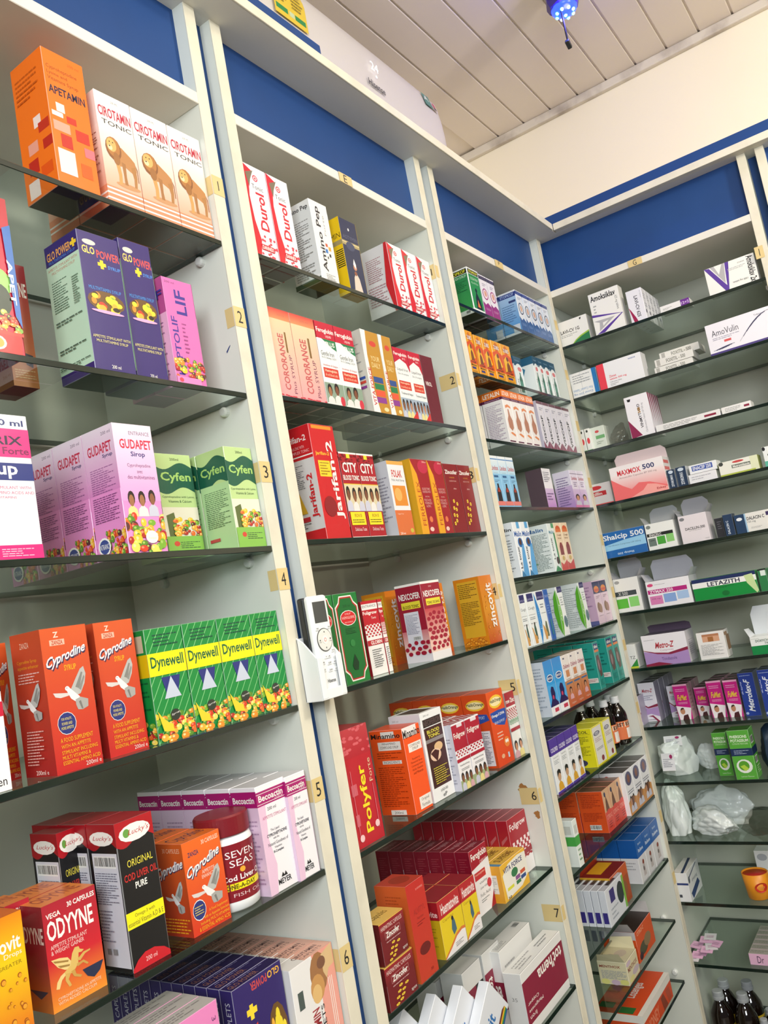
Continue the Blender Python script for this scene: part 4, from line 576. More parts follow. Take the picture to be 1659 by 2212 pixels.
pr('foxitil','tablet_carton','flat white carton with grey lettering','e4e2dc',[X('FOXITIL - 500',.3,.25,.8,.75,'808078',0,1),R(.05,.1,.14,.9,'b0aea8')],[])
pr('amovulin','tablet_carton','long white carton with dark arcs','edeaf2',
 [X('AmoVulin',.08,.22,.5,.42,'504c58'),L(.08,.46,.5,.56,2,'9c98a8'),R(.25,.6,.36,.67,'d85858'),X('Tobinco',.76,.12,.9,.17,'707078'),ARC(.48,.8,1.0,.1,'3c3c5c'),ARC(.06,.86,.4,.78,'3c3c5c'),R(0,.93,1,1,'4c3c80')],[])
pr('greenthin','tablet_carton','thin white carton with red oval','e6e8e2',[E(.5,.55,.28,.14,'d83c44'),R(0,.95,1,1,'3c8c4c'),E(.5,.12,.2,.06,'303430')],[])
pr('greenpack','tablet_carton','white pack with green stripe behind thin cartons','d0d8cc',[E(.45,.22,.15,.06,'c84c4c'),R(.3,.4,.95,.55,'68a468'),L(.3,.65,.8,.8,2,'80907c')],[])
pr('vinmythro','tablet_carton','white and maroon tablet carton','eeecf0',
 [G([(0,.55),(.48,.97),(.02,1)],'8a1c4c'),X('VINMYTHRO',.48,.22,.6,.8,'38343c',90,1),X('500',.48,.3,.6,.44,'b88838',90,1),X('Clarithromycin Tablets USP 500 mg',.66,.22,.76,.92,'808088',90),G([(.12,.06),(.28,.06),(.25,.12),(.15,.12)],K)],
 [G([(0,0),(1,0),(1,.3),(.3,.2)],'8a1c4c'),R(0,0,1,1,'e0dce4'),G([(.1,0),(.9,0),(1,.75),(.8,.6)],'941c4c')])
pr('flatwhite','tablet_carton','flat white carton with maroon bar','e9e8e6',[R(.76,.35,.94,.65,'8c1c3c'),L(.12,.2,.65,.8,3,'9c9c9c')],[])
pr('redcillin','tablet_carton','small carton with red oval and band','e9e4e2',[E(.3,.18,.28,.09,'d83c44'),R(0,.35,.75,.55,'cc3038'),X('cillin',.1,.38,.55,.52,W,0,1),R(0,.9,1,1,'e05c5c')],[])
pr('maxmox','capsule_carton','large white and red wavy carton','f2ebea',
 [R(0,.25,1,1,'f4e8e6','ec5c5c'),G([(0,.35),(.2,.6),(.35,.75),(.5,.6),(.7,.65),(1,.85),(1,1),(0,1)],'ee7070'),G([(.55,.85),(.65,.7),(.8,.75),(1,.9),(1,1),(.3,1)],'f8a8a0'),X('MAXMOX',.14,.13,.58,.29,'d42838',0,1),X('500',.62,.11,.84,.26,'2c3468',0,1),X('Amoxicillin Capsules BP 500 mg',.16,.33,.86,.4,'9c7878'),X('Eskay',.8,.86,.97,.94,'b83438',0,1)],
 [R(.1,.1,.8,.2,'e87070'),R(.1,.3,.8,.4,'e87070'),L(.1,.5,.8,.8,3,'e0a0a0')])
pr('zithro','tablet_carton','navy carton with oval logo','1c3450',[E(.5,.14,.3,.09,'c8d4e0'),X('ZITHROMAX',.32,.28,.65,.92,'d8e0e8',90,1)],[R(0,0,1,1,'c8ccd0')])
pr('enacef','tablet_carton','flat white carton in stack','e9e9ec',[L(.1,.2,.8,.7,2,'b4b4bc')],[])
pr('enacef2','tablet_carton','flat white carton with blue name band','eceef0',[R(.1,.15,.85,.7,'3c58a8'),X('ENACEF 250',.14,.22,.8,.62,'f0f0f4',0,1)],[])
pr('metronida','tablet_carton','pale green carton with grey name band','dfe3c0',
 [R(.0,.0,.8,1,'ebeadf'),R(0,.88,.9,1,'b0bc4c'),E(.5,.15,.15,.08,'c84848'),R(.32,.33,.8,.56,'70786c'),X('Metronidazole',.35,.37,.78,.53,W,0,1),E(.06,.12,.06,.14,'404440')],[R(0,0,1,1,'a8b05c')])
pr('whitegreenR','tablet_carton','white and teal carton at right end','e8eceb',[R(0,.72,1,1,'5cb49c'),E(.1,.1,.12,.1,K),X('cef',.3,.3,.8,.5,K,0,1)],[])
pr('shalcip','tablet_carton','blue carton with large white lettering','2468b0',
 [G([(0,.5),(.5,.38),(1,.32),(1,.68),(0,.72)],'98ccec'),X('Shalcip 500',.0,.1,.98,.37,'eef2f6',0,1),X('Ciprofloxacin Comprimes USP 500mg',.08,.5,.88,.57,'4c7090'),X('Shalcip 500',.28,.82,.68,.92,'c8dcf0',180,1)],[])
pr('enacin','capsule_carton','white carton with green squares','eef0ec',
 [R(.02,.37,.92,.49,'202420'),X('ENACIN-C',.1,.385,.52,.475,'e8e8e4',0,1),R(.04,.55,.3,.85,'6c7c74'),R(.34,.52,.62,.82,'4ca43c'),R(.66,.49,.92,.79,'8ccc74'),E(.12,.12,.08,.07,'808884'),L(.1,.6,.25,.68,1,'404844')],[R(0,0,1,1,'c8cac8')],top='585c58')
pr('dacillin','capsule_carton','lilac white carton with plain black name','e6dee2',
 [X('DACILLIN-300',.18,.44,.88,.54,'3c3838',0,1),L(.3,.56,.75,.59,1,'a09c9c'),E(.13,.12,.09,.06,'808084'),X('CAPSULES',.8,.9,.95,.93,GR)],[R(0,0,1,1,'d8d0d8')],top='484848')
pr('darkqr','tablet_carton','small charcoal carton','2c2e34',[L(.3,.15,.8,.6,4,'6c6c74')],[])
pr('dalacinblue','capsule_carton','narrow navy carton','1f3858',[X('DALACIN C',.25,.3,.5,.92,'dce4ec',90,1)],[R(0,0,1,1,'1c3048')])
pr('dalacin','capsule_carton','white carton with navy left panel','e6e4de',
 [R(0,0,.27,1,'1e3c5e'),R(.27,0,.31,1,'98bcd8'),E(.13,.25,.08,.09,'e8ecf0'),X('DALACIN C',.33,.2,.8,.38,'2c3038',0,1),X('150 mg',.33,.42,.55,.55,'404448'),R(.85,.1,1,.3,'3c2c5c'),L(.4,.75,.7,.85,2,'a8a8a8')],[])
pr('x500','tablet_carton','white carton with bright green squares','ecece9',
 [R(0,.38,.85,.52,'40484c'),X('X 500',.12,.4,.5,.5,'e0e0dc'),R(0,.6,.45,.88,'5cb83c'),R(.5,.57,.88,.86,'8cd474'),E(.15,.1,.1,.05,'a0a0a0')],[R(0,0,1,1,'b4b6b8')],top='6c6c70')
pr('zymax','capsule_carton','white carton with magenta band and pastel squares','eeecf0',
 [R(.02,.32,.92,.48,'b8247c'),X('ZYMAX 250',.06,.34,.6,.46,'f4e0ec',0,1),R(.04,.56,.33,.88,'d880b4'),X('250 mg',.08,.64,.28,.7,'602c50'),R(.36,.53,.64,.85,'88a8dc'),R(.67,.5,.93,.8,'a8c4e8'),E(.1,.14,.07,.06,'d8487c'),L(.2,.13,.45,.16,1,'909094')],[R(0,0,1,1,'c4c4cc')],top='84848c')
pr('letazith','tablet_carton','long green white and navy carton','0c8c3c',
 [R(0,0,1,.17,'1c2c5c'),R(0,.17,1,.42,'f0f0ec'),X('LETAZITH',.24,.2,.75,.4,'1c2440',0,1),G([(.82,.15),(.95,.1),(1,.9),(.97,1),(.85,.5)],'c8dca0'),L(.35,.47,.65,.55,2,'0c5c2c'),E(.5,.8,.06,.12,'0a6c30')],[])
pr('greentube','tablet_carton','narrow green and white glossy carton','2c7c48',[R(.3,.05,.9,.3,'dce8e0'),R(0,0,1,.06,K)],[])
pr('tzbox','tablet_carton','white carton with green corner at left','e2e4e2',[X('TZ',.3,.5,.85,.62,'404444',0,0),G([(.2,.97),(1,.62),(1,1)],'2c8c3c'),R(.2,.94,1,1,'c8d03c')],[])
pr('metroz','tablet_carton','large white and lilac carton with red script','ede9ef',
 [G([(0,.52),(.3,.62),(.6,.68),(1,.58),(1,1),(0,1)],'ac8cc4'),G([(.0,.48),(.25,.58),(.55,.63),(1,.5),(1,.6),(.6,.69),(.3,.64),(0,.5)],'8c2444'),G([(0,.95),(.3,.9),(.6,1),(0,1)],'8c2444'),X('Metro-Z',.28,.26,.72,.46,'b82c3c',0,1,1),X('Comprimes',.38,.5,.68,.57,'b8849c'),X('Tinidazole',.38,.76,.72,.86,'5c4080'),L(.05,.15,.3,.18,1,'909094')],[R(0,0,1,1,'dcd8e0'),L(.2,.3,.8,.8,8,'b0a8b8')],top='686070')
pr('brownbox','tablet_carton','white carton with brown name panels','eae8e6',
 [R(.2,.08,.82,.36,'d8a484'),R(.2,.08,.82,.16,'b87c58'),R(.4,.18,.6,.36,'a86c3c'),L(.1,.45,.9,.85,10,'a0a0a0')],
 [R(.1,.08,.7,.2,'a07c5c'),R(.35,.2,1,.75,'8c6848')],top='a8a4a0')
pr('doxy','capsule_carton','white and green carton with open lid','e8ecea',
 [R(0,.5,1,1,'0c8444'),X('DOXYCYCLINE',.2,.16,.98,.3,'1c4c34',0,1),X('100',.55,.33,.75,.43,'1c4c34',0,1),L(.05,.08,.35,.12,1,'8c9490')],[])
pr('metrosmall','suspension_carton','white and lilac suspension carton','e6e2ec',
 [X('Metro-Z',.2,.16,.85,.25,'a82c40',0,1,1),L(.2,.32,.8,.46,3,'80809c'),G([(0,.5),(.4,.62),(1,.55),(1,.62),(.4,.66),(0,.54)],'8c2c4c'),G([(0,.56),(.4,.67),(1,.63),(1,.88),(.5,.8),(0,.85)],'b494c8'),G([(.3,.86),(.6,.84),(.95,1),(.8,1),(.55,.88)],'8c2c4c'),L(.25,.94,.7,.97,1,'303038')],[R(0,0,1,1,'a49cb4')],top='4c4450')
pr('fumet','suspension_carton','magenta suspension carton with child portrait','c81c84',
 [R(0,0,1,.05,'e8a8c8'),L(.15,.12,.8,.22,2,'e8a0c8'),X('FuMet',.18,.3,.85,.46,'e8c838',0,1,1),L(.2,.5,.85,.57,2,'f0b0d0'),G([(0,.6),(1,.68),(.85,1),(.1,1)],'f0e8ec'),E(.38,.76,.17,.09,'c08868'),G([(.24,.74),(.3,.67),(.45,.66),(.52,.7),(.38,.71)],'402c24'),G([(.3,1),(.4,.88),(.7,.85),(.75,1)],'4c2428')],
 [R(0,0,1,1,'b8989c'),L(.2,.2,.8,.8,6,'98707c')],top='4a2c30')
pr('metrolex','suspension_carton','navy carton with white sideways script','203c94',
 [X('Metrolex-F',.3,.14,.68,.9,'e8ecf4',90,1,1),L(.1,.05,.8,.08,1,'a8b8e0'),DT(.08,.2,.14,.5,'c8d0ec',3),E(.14,.93,.1,.03,'a8b8e0')],[R(0,0,1,1,'586890')],top='1c2440')
pr('phersons','citrate_carton','bright green carton with navy band and lime','58a83c',
 [X('PHERSONS',.1,.1,.88,.16,'e8f4dc',0,1),X('POTASSIUM',.1,.18,.92,.24,'e8f4dc',0,1),X('CITRATE MIXTURE',.15,.26,.88,.29,'d0e8c0'),R(0,.37,1,.52,'1c3058'),L(.15,.4,.85,.49,3,'a8b8d0'),E(.5,.73,.37,.14,'e8ece4'),E(.48,.72,.25,.1,'58a02c'),G([(.3,.73),(.5,.7),(.68,.78),(.5,.83)],'b4d444'),X('Lemon Flavour',.25,.92,.85,.95,'d0e8c0')],
 [BC(.15,.15,.7,.3),R(0,.37,1,.52,'1c3058'),BC(.2,.56,.7,.7),L(.2,.74,.8,.9,4,'d0e8c0')],top='3c6c2c')
pr('zincbox','syrup_carton','white zinc carton standing at back','dde0e2',[E(.5,.18,.35,.1,'a8acb4'),X('Zinc',.3,.5,.9,.65,'404850')],[])
pr('bluestripe','supply_carton','long white carton with diagonal navy stripes','e4e6e8',
 [R(0,.35,1,.42,'2c3c74'),R(.2,.75,.4,.85,'404450')],[G([(.1,.75),(.75,.55),(.85,.75),(.2,.98)],'2c4478'),G([(.15,.2),(.8,.02),(.82,.06),(.17,.25)],'50587c'),E(.12,.3,.06,.12,'505868'),X('dressing',.3,.35,.75,.5,'6c7488')],[G([(.3,0),(.5,0),(.8,1),(.6,1)],'2c3c60')],top='dcd8d4')
pr('pinkdr','sachet_carton','open topped pink box with handwriting','e8b8d4',[X('Dr',.35,.2,.65,.8,'4c3450')],[R(0,0,1,1,'d8ccd0')],[R(0,0,1,1,'a8a49c'),L(.05,.2,.95,.8,2,'7c7c74')],top='a8a49c')
pr('menthox','lozenge_carton','cream and lilac carton with torn lid','d8d0ac',
 [X('MENTHOX',.08,.3,.9,.5,'8c4434',0,1),E(.2,.15,.2,.1,'c8b4c4'),E(.7,.7,.3,.15,'c0b0b8'),E(.3,.85,.2,.12,'dcd48c')],
 [X('MENTHOX',.06,.16,.78,.27,'8c3c30',0,1),L(.1,.38,.95,.75,7,'8890a0'),E(.2,.87,.15,.12,'d8d480'),E(.55,.88,.15,.12,'c4acc0'),E(.85,.85,.15,.12,'d8d480')],[E(.3,.3,.2,.15,'a89c90'),E(.6,.6,.25,.2,'b8a898'),X('MENTHOX',.1,.35,.5,.6,'8c5c4c',90)],top='c4bc9c')
pr('orangeopen','effervescent_carton','open orange carton with herb picture','d85420',
 [X('CITRO-C',.1,.08,.5,.2,'f0c0a0'),E(.35,.7,.25,.2,'4c4c34'),E(.6,.6,.2,.2,'8c7450'),E(.15,.85,.1,.12,'3c2c34')],[R(0,0,1,.25,'c8c4c4'),X('CITRO-C',.3,.3,.85,.42,'e8a080'),R(0,.45,1,1,'cc4c1c')],top='30201c')
pr('lozengebox','lozenge_carton','big orange carton with green tape squares','d84c20',
 [R(0,0,1,.3,'e4e0d8'),X('HONEY',.1,.45,.5,.9,'e88c6c',0,1),G([(.6,.4),(.7,.35),(.8,.95),(.65,1)],'8c3c24'),G([(.78,.4),(.9,.4),(.95,.9),(.84,.95)],'b84c30')],[R(0,0,1,.3,'e4e0d8')],
 [R(.0,.9,1,1,'e4e0d8'),X('Lozenges',.35,.45,.7,.7,'e4dcd8',0,1),R(.02,.5,.15,.8,'2c6c34'),R(.1,.05,.22,.35,'2c6c34')],top='d84c20')
pr('yellowred','tea_carton','open yellow and red carton','c45828',
 [R(0,.3,1,1,'a8502c'),E(.6,.6,.25,.25,'8c5c3c'),E(.3,.2,.1,.1,'6c3c20')],[R(0,0,1,.35,'d8a424'),X('HERBAL',.2,.1,.8,.22,'6c3c18'),R(0,.35,1,1,'b04420')],[R(.2,.1,.9,.6,'d8a424')],top='7c2420')
# every carton row: product, bay, shelf, centre along the run, set-back, base height, width, depth, height, count deep, turn in degrees (metres)
ROWS = [
 ['apetamin', 'A', 1, 0.7037, 0.008, 2.135, 0.0669, 0.075, 0.2041, 1, 0],
 ['cirotamin', 'A', 1, 0.7857, 0.012, 2.135, 0.0638, 0.07, 0.1807, 2, 0],
 ['cirotamin', 'A', 1, 0.8538, 0.012, 2.135, 0.0704, 0.07, 0.1807, 2, 0],
 ['cirotamin', 'A', 1, 0.9249, 0.012, 2.135, 0.0698, 0.07, 0.1807, 2, 0],
 ['fruitbasket', 'A', 2, 0.5601, 0.008, 1.878, 0.0524, 0.075, 0.2067, 1, 0],
 ['odyyne_syrup', 'A', 2, 0.6451, 0.1, 1.878, 0.0377, 0.06, 0.1751, 1, 0],
 ['glopower', 'A', 2, 0.7211, 0.01, 1.878, 0.068, 0.075, 0.2008, 1, 0],
 ['glopower', 'A', 2, 0.7931, 0.02, 1.878, 0.0569, 0.075, 0.2149, 1, 0],
 ['heptolif', 'A', 2, 0.8588, 0.012, 1.878, 0.0599, 0.05, 0.1691, 2, 0],
 ['orix', 'A', 3, 0.5366, 0.008, 1.632, 0.0792, 0.065, 0.172, 1, 0],
 ['gudapet', 'A', 3, 0.7302, 0.008, 1.632, 0.0648, 0.066, 0.176, 4, 0],
 ['cyfen', 'A', 3, 0.8517, 0.07, 1.632, 0.0701, 0.062, 0.158, 1, 0],
 ['cyfen', 'A', 3, 0.9296, 0.01, 1.632, 0.0604, 0.062, 0.158, 2, 0],
 ['whitered', 'A', 4, 0.4793, 0.01, 1.387, 0.0508, 0.06, 0.155, 1, 0],
 ['cyprodine', 'A', 4, 0.5469, 0.08, 1.387, 0.0219, 0.06, 0.158, 1, 0],
 ['cyprodine', 'A', 4, 0.5868, 0.008, 1.387, 0.0617, 0.06, 0.1637, 1, 0],
 ['cyprodine', 'A', 4, 0.667, 0.022, 1.387, 0.059, 0.06, 0.1635, 1, 0],
 ['dynewell', 'A', 4, 0.7356, 0.012, 1.387, 0.0628, 0.055, 0.1462, 2, 0],
 ['dynewell', 'A', 4, 0.7993, 0.012, 1.387, 0.0629, 0.055, 0.1462, 2, 0],
 ['dynewell', 'A', 4, 0.8651, 0.012, 1.387, 0.0668, 0.055, 0.1462, 2, 0],
 ['dynewell', 'A', 4, 0.9296, 0.012, 1.387, 0.0604, 0.055, 0.1462, 2, 0],
 ['becoactin', 'A', 5, 0.8807, 0.0068, 1.146, 0.0608, 0.05, 0.1475, 5, 0],
 ['becoactin', 'A', 5, 0.9299, 0.002, 1.146, 0.0449, 0.05, 0.146, 5, 0],
 ['codliver', 'A', 5, 0.65, 0.0128, 1.146, 0.0552, 0.055, 0.1677, 3, 0],
 ['codliver', 'A', 5, 0.6137, 0.09, 1.146, 0.033, 0.055, 0.165, 1, 0],
 ['cyprocaps', 'A', 5, 0.7499, 0.0152, 1.146, 0.0652, 0.055, 0.1137, 2, 0],
 ['odyyne', 'A', 5, 0.5614, 0.0243, 1.146, 0.0682, 0.05, 0.1097, 2, 0],
 ['odyyne', 'A', 5, 0.5248, 0.065, 1.146, 0.0294, 0.05, 0.115, 1, 0],
 ['zincodrops', 'A', 5, 0.4654, 0.0, 1.146, 0.0517, 0.045, 0.1233, 1, 0],
 ['glocaps', 'A', 6, 0.814, 0.02, 0.904, 0.095, 0.022, 0.155, 11, 0],
 ['cirocaps', 'A', 6, 0.9113, 0.01, 0.904, 0.0955, 0.03, 0.138, 9, 0],
 ['heptotabs', 'A', 6, 0.6785, 0.002, 0.904, 0.096, 0.03, 0.168, 3, 0],
 ['durol', 'B', 1, 1.086, 0.01, 2.138, 0.062, 0.05, 0.178, 2, 0],
 ['durol', 'B', 1, 1.1477, 0.01, 2.138, 0.0595, 0.05, 0.178, 2, 0],
 ['aminopep', 'B', 1, 1.2662, 0.01, 2.138, 0.0567, 0.065, 0.17, 1, 0],
 ['astymin', 'B', 1, 1.363, 0.012, 2.138, 0.06, 0.03, 0.163, 1, 0],
 ['durol', 'B', 1, 1.5371, 0.012, 2.138, 0.0585, 0.075, 0.158, 1, 0],
 ['durol', 'B', 1, 1.5979, 0.012, 2.138, 0.0614, 0.075, 0.158, 1, 0],
 ['durol', 'B', 1, 1.6597, 0.012, 2.138, 0.0602, 0.075, 0.158, 1, 0],
 ['cororange', 'B', 2, 1.0871, 0.01, 1.885, 0.0555, 0.06, 0.1638, 3, 0],
 ['cororange', 'B', 2, 1.1499, 0.01, 1.885, 0.0681, 0.06, 0.1638, 3, 0],
 ['feroplus', 'B', 2, 1.2174, 0.012, 1.885, 0.0562, 0.055, 0.1654, 3, 0],
 ['feroplus', 'B', 2, 1.2765, 0.012, 1.885, 0.06, 0.055, 0.1654, 3, 0],
 ['vitaforce', 'B', 2, 1.3652, 0.01, 1.885, 0.0614, 0.06, 0.176, 2, 0],
 ['vitaforce', 'B', 2, 1.4199, 0.01, 1.885, 0.0461, 0.06, 0.176, 2, 0],
 ['feroliquid', 'B', 2, 1.4765, 0.012, 1.885, 0.0567, 0.055, 0.1589, 3, 0],
 ['feroliquid', 'B', 2, 1.5315, 0.012, 1.885, 0.0513, 0.055, 0.1589, 3, 0],
 ['virol', 'B', 2, 1.5959, 0.018, 1.885, 0.0529, 0.06, 0.1636, 1, 0],
 ['jarifan', 'B', 3, 1.1487, 0.008, 1.639, 0.0711, 0.07, 0.206, 1, 0],
 ['cityblood', 'B', 3, 1.2194, 0.012, 1.639, 0.0546, 0.055, 0.1606, 1, 0],
 ['cityblood', 'B', 3, 1.2746, 0.012, 1.639, 0.0539, 0.055, 0.1606, 1, 0],
 ['folak', 'B', 3, 1.3748, 0.012, 1.639, 0.0599, 0.06, 0.1519, 1, 0],
 ['ferrolex', 'B', 3, 1.4638, 0.01, 1.639, 0.0677, 0.055, 0.1601, 1, 0],
 ['ferrolex', 'B', 3, 1.5295, 0.01, 1.639, 0.0616, 0.055, 0.1601, 1, 0],
 ['zincofer', 'B', 3, 1.5979, 0.012, 1.639, 0.0639, 0.055, 0.157, 1, 0],
 ['zincofer', 'B', 3, 1.6602, 0.012, 1.639, 0.0591, 0.055, 0.157, 1, 0],
 ['gloglobin', 'B', 4, 1.0731, 0.01, 1.391, 0.0522, 0.05, 0.1536, 1, 0],
 ['gloglobin', 'B', 4, 1.1349, 0.01, 1.391, 0.0694, 0.05, 0.1536, 1, 0],
 ['foligrowtonic', 'B', 4, 1.2362, 0.035, 1.391, 0.0512, 0.05, 0.135, 1, 0],
 ['foligrowtonic', 'B', 4, 1.2704, 0.035, 1.391, 0.0131, 0.05, 0.135, 1, 0],
 ['zincovit', 'B', 4, 1.4082, 0.1, 1.391, 0.0423, 0.06, 0.15, 1, 0],
 ['zincovit', 'B', 4, 1.4753, 0.1, 1.391, 0.0423, 0.06, 0.15, 1, 0],
 ['nexcofer', 'B', 4, 1.419, 0.01, 1.391, 0.0739, 0.062, 0.155, 1, 0],
 ['zincovit', 'B', 4, 1.5544, 0.075, 1.391, 0.0444, 0.06, 0.15, 1, 0],
 ['zincovit', 'B', 4, 1.6597, 0.012, 1.391, 0.0603, 0.066, 0.15, 1, 0],
 ['polyfer', 'B', 5, 1.0919, 0.008, 1.139, 0.0767, 0.06, 0.1863, 1, 0],
 ['minamino', 'B', 5, 1.2703, 0.0163, 1.139, 0.0591, 0.075, 0.1513, 1, 0],
 ['neoferon', 'B', 5, 1.348, 0.0183, 1.139, 0.0784, 0.072, 0.1636, 1, 0],
 ['foligrow', 'B', 5, 1.4141, 0.0036, 1.139, 0.0523, 0.05, 0.125, 2, 0],
 ['foligrow', 'B', 5, 1.4711, 0.0036, 1.139, 0.0597, 0.05, 0.125, 2, 0],
 ['haliborange', 'B', 5, 1.5994, 0.0113, 1.139, 0.0754, 0.062, 0.155, 4, 0],
 ['foligrowzinc', 'B', 5, 1.6667, 0.012, 1.139, 0.0463, 0.05, 0.14, 1, 0],
 ['foligrowcaps', 'B', 6, 1.6437, 0.04, 0.895, 0.0922, 0.026, 0.125, 9, 0],
 ['ferocaps', 'B', 6, 1.4473, 0.032, 0.895, 0.0715, 0.031, 0.122, 7, 0],
 ['vitacaps', 'B', 6, 1.5401, 0.0106, 0.895, 0.1166, 0.035, 0.0714, 3, 0],
 ['haematovite', 'B', 6, 1.2759, 0.0058, 0.895, 0.0783, 0.05, 0.0956, 2, 0],
 ['haematovite', 'B', 6, 1.3449, 0.0058, 0.895, 0.0577, 0.05, 0.0956, 2, 0],
 ['alvityl', 'B', 6, 1.1778, 0.002, 0.895, 0.0562, 0.065, 0.154, 1, 0],
 ['zincocaps', 'B', 6, 1.097, 0.0, 0.895, 0.0805, 0.05, 0.0651, 1, 0],
 ['zincocaps', 'B', 6, 1.0957, 0.0, 0.961, 0.0702, 0.05, 0.0629, 1, 0],
 ['tothema', 'B', 7, 1.576, 0.006, 0.65, 0.2052, 0.04, 0.115, 1, 0],
 ['tothemawhite', 'B', 7, 1.566, 0.055, 0.65, 0.1494, 0.04, 0.145, 1, 0],
 ['tothemaside', 'B', 7, 1.4136, 0.075, 0.65, 0.074, 0.05, 0.152, 1, 0],
 ['tothemaside', 'B', 7, 1.4951, 0.075, 0.65, 0.0735, 0.05, 0.152, 1, 0],
 ['tothemaside', 'B', 7, 1.4064, 0.14, 0.65, 0.055, 0.05, 0.13, 1, 0],
 ['orangepack', 'B', 8, 1.5839, 0.02, 0.404, 0.0655, 0.06, 0.14, 1, 0],
 ['stopkofgreen', 'C', 1, 1.9203, 0.01, 2.212, 0.0623, 0.06, 0.125, 1, 0],
 ['stopkofpurple', 'C', 1, 1.984, 0.014, 2.212, 0.0444, 0.055, 0.1252, 2, 0],
 ['stopkofpurple', 'C', 1, 2.0296, 0.014, 2.212, 0.0448, 0.055, 0.1252, 2, 0],
 ['stopkofblue', 'C', 1, 2.2032, 0.01, 2.212, 0.0456, 0.055, 0.1303, 2, 0],
 ['stopkofblue', 'C', 1, 2.2489, 0.01, 2.212, 0.0437, 0.055, 0.1303, 2, 0],
 ['stopkofblue', 'C', 1, 2.2961, 0.01, 2.212, 0.0487, 0.055, 0.1303, 2, 0],
 ['stopkofblue', 'C', 1, 2.3448, 0.01, 2.212, 0.0467, 0.055, 0.1303, 2, 0],
 ['stopkofblue', 'C', 1, 2.3924, 0.01, 2.212, 0.0467, 0.055, 0.1303, 2, 0],
 ['zubes', 'C', 2, 1.8217, 0.01, 2.034, 0.0409, 0.055, 0.115, 1, 0],
 ['zubes', 'C', 2, 1.8821, 0.016, 2.034, 0.0417, 0.055, 0.115, 1, 0],
 ['zubes', 'C', 2, 1.9284, 0.016, 2.034, 0.0466, 0.055, 0.115, 1, 0],
 ['zubes', 'C', 2, 1.9769, 0.012, 2.034, 0.0543, 0.055, 0.115, 1, 0],
 ['zubes', 'C', 2, 2.0347, 0.012, 2.034, 0.0592, 0.055, 0.115, 1, 0],
 ['tealcough', 'C', 2, 2.1681, 0.04, 2.034, 0.0532, 0.055, 0.112, 1, 0],
 ['tealcough', 'C', 2, 2.2339, 0.014, 2.034, 0.0337, 0.055, 0.115, 2, 0],
 ['tealcough', 'C', 2, 2.2712, 0.014, 2.034, 0.0346, 0.055, 0.115, 2, 0],
 ['tealcough', 'C', 2, 2.3123, 0.014, 2.034, 0.0429, 0.055, 0.115, 2, 0],
 ['tealcough', 'C', 2, 2.3596, 0.014, 2.034, 0.0466, 0.055, 0.115, 2, 0],
 ['letalin', 'C', 3, 1.9647, 0.008, 1.866, 0.0503, 0.06, 0.1465, 2, 0],
 ['letalin', 'C', 3, 2.0158, 0.008, 1.866, 0.05, 0.06, 0.1465, 2, 0],
 ['letalin', 'C', 3, 2.0659, 0.008, 1.866, 0.0481, 0.06, 0.1465, 2, 0],
 ['letalin', 'C', 3, 2.1159, 0.008, 1.866, 0.05, 0.06, 0.1465, 2, 0],
 ['viscof', 'C', 3, 2.1946, 0.012, 1.866, 0.0439, 0.05, 0.1427, 2, 0],
 ['viscof', 'C', 3, 2.2402, 0.012, 1.866, 0.0453, 0.05, 0.1427, 2, 0],
 ['viscof', 'C', 3, 2.2873, 0.012, 1.866, 0.0469, 0.05, 0.1427, 2, 0],
 ['viscof', 'C', 3, 2.3367, 0.012, 1.866, 0.05, 0.05, 0.1427, 2, 0],
 ['viscof', 'C', 3, 2.3911, 0.012, 1.866, 0.0567, 0.05, 0.1427, 2, 0],
 ['lindoxblue', 'C', 4, 1.8197, 0.01, 1.697, 0.0462, 0.055, 0.1302, 1, 0],
 ['lindoxblue', 'C', 4, 1.866, 0.01, 1.697, 0.0444, 0.055, 0.1302, 1, 0],
 ['lindoxblue', 'C', 4, 1.9111, 0.01, 1.697, 0.0437, 0.055, 0.1302, 1, 0],
 ['whitepurple', 'C', 4, 2.1608, 0.02, 1.697, 0.0613, 0.05, 0.115, 1, 0],
 ['lindoxpurple', 'C', 4, 2.3388, 0.01, 1.697, 0.055, 0.055, 0.115, 1, 0],
 ['lindoxpurple', 'C', 4, 2.3951, 0.01, 1.697, 0.0555, 0.055, 0.115, 1, 0],
 ['malinblue', 'C', 5, 1.8758, 0.01, 1.524, 0.0465, 0.055, 0.1365, 1, 0],
 ['malinblue', 'C', 5, 1.9245, 0.01, 1.524, 0.049, 0.055, 0.1365, 1, 0],
 ['malingreen', 'C', 5, 2.0873, 0.01, 1.524, 0.0435, 0.07, 0.13, 1, 0],
 ['peachsyrup', 'C', 5, 2.1459, 0.014, 1.524, 0.0462, 0.055, 0.1321, 1, 0],
 ['peachsyrup', 'C', 5, 2.1939, 0.014, 1.524, 0.0478, 0.055, 0.1321, 1, 0],
 ['samalin', 'C', 6, 1.8251, 0.012, 1.356, 0.0366, 0.05, 0.128, 1, 0],
 ['samalin', 'C', 6, 1.8708, 0.012, 1.356, 0.048, 0.05, 0.128, 1, 0],
 ['samalinblue', 'C', 6, 1.928, 0.012, 1.356, 0.0594, 0.05, 0.128, 1, 0],
 ['bluecough', 'C', 6, 1.9785, 0.014, 1.356, 0.026, 0.05, 0.128, 1, 0],
 ['whiteleaf', 'C', 6, 2.0496, 0.008, 1.356, 0.0434, 0.06, 0.128, 1, 0],
 ['whiteleaf', 'C', 6, 2.2085, 0.008, 1.356, 0.0423, 0.06, 0.128, 1, 0],
 ['pinkhands', 'C', 6, 2.3356, 0.012, 1.356, 0.0559, 0.055, 0.124, 1, 0],
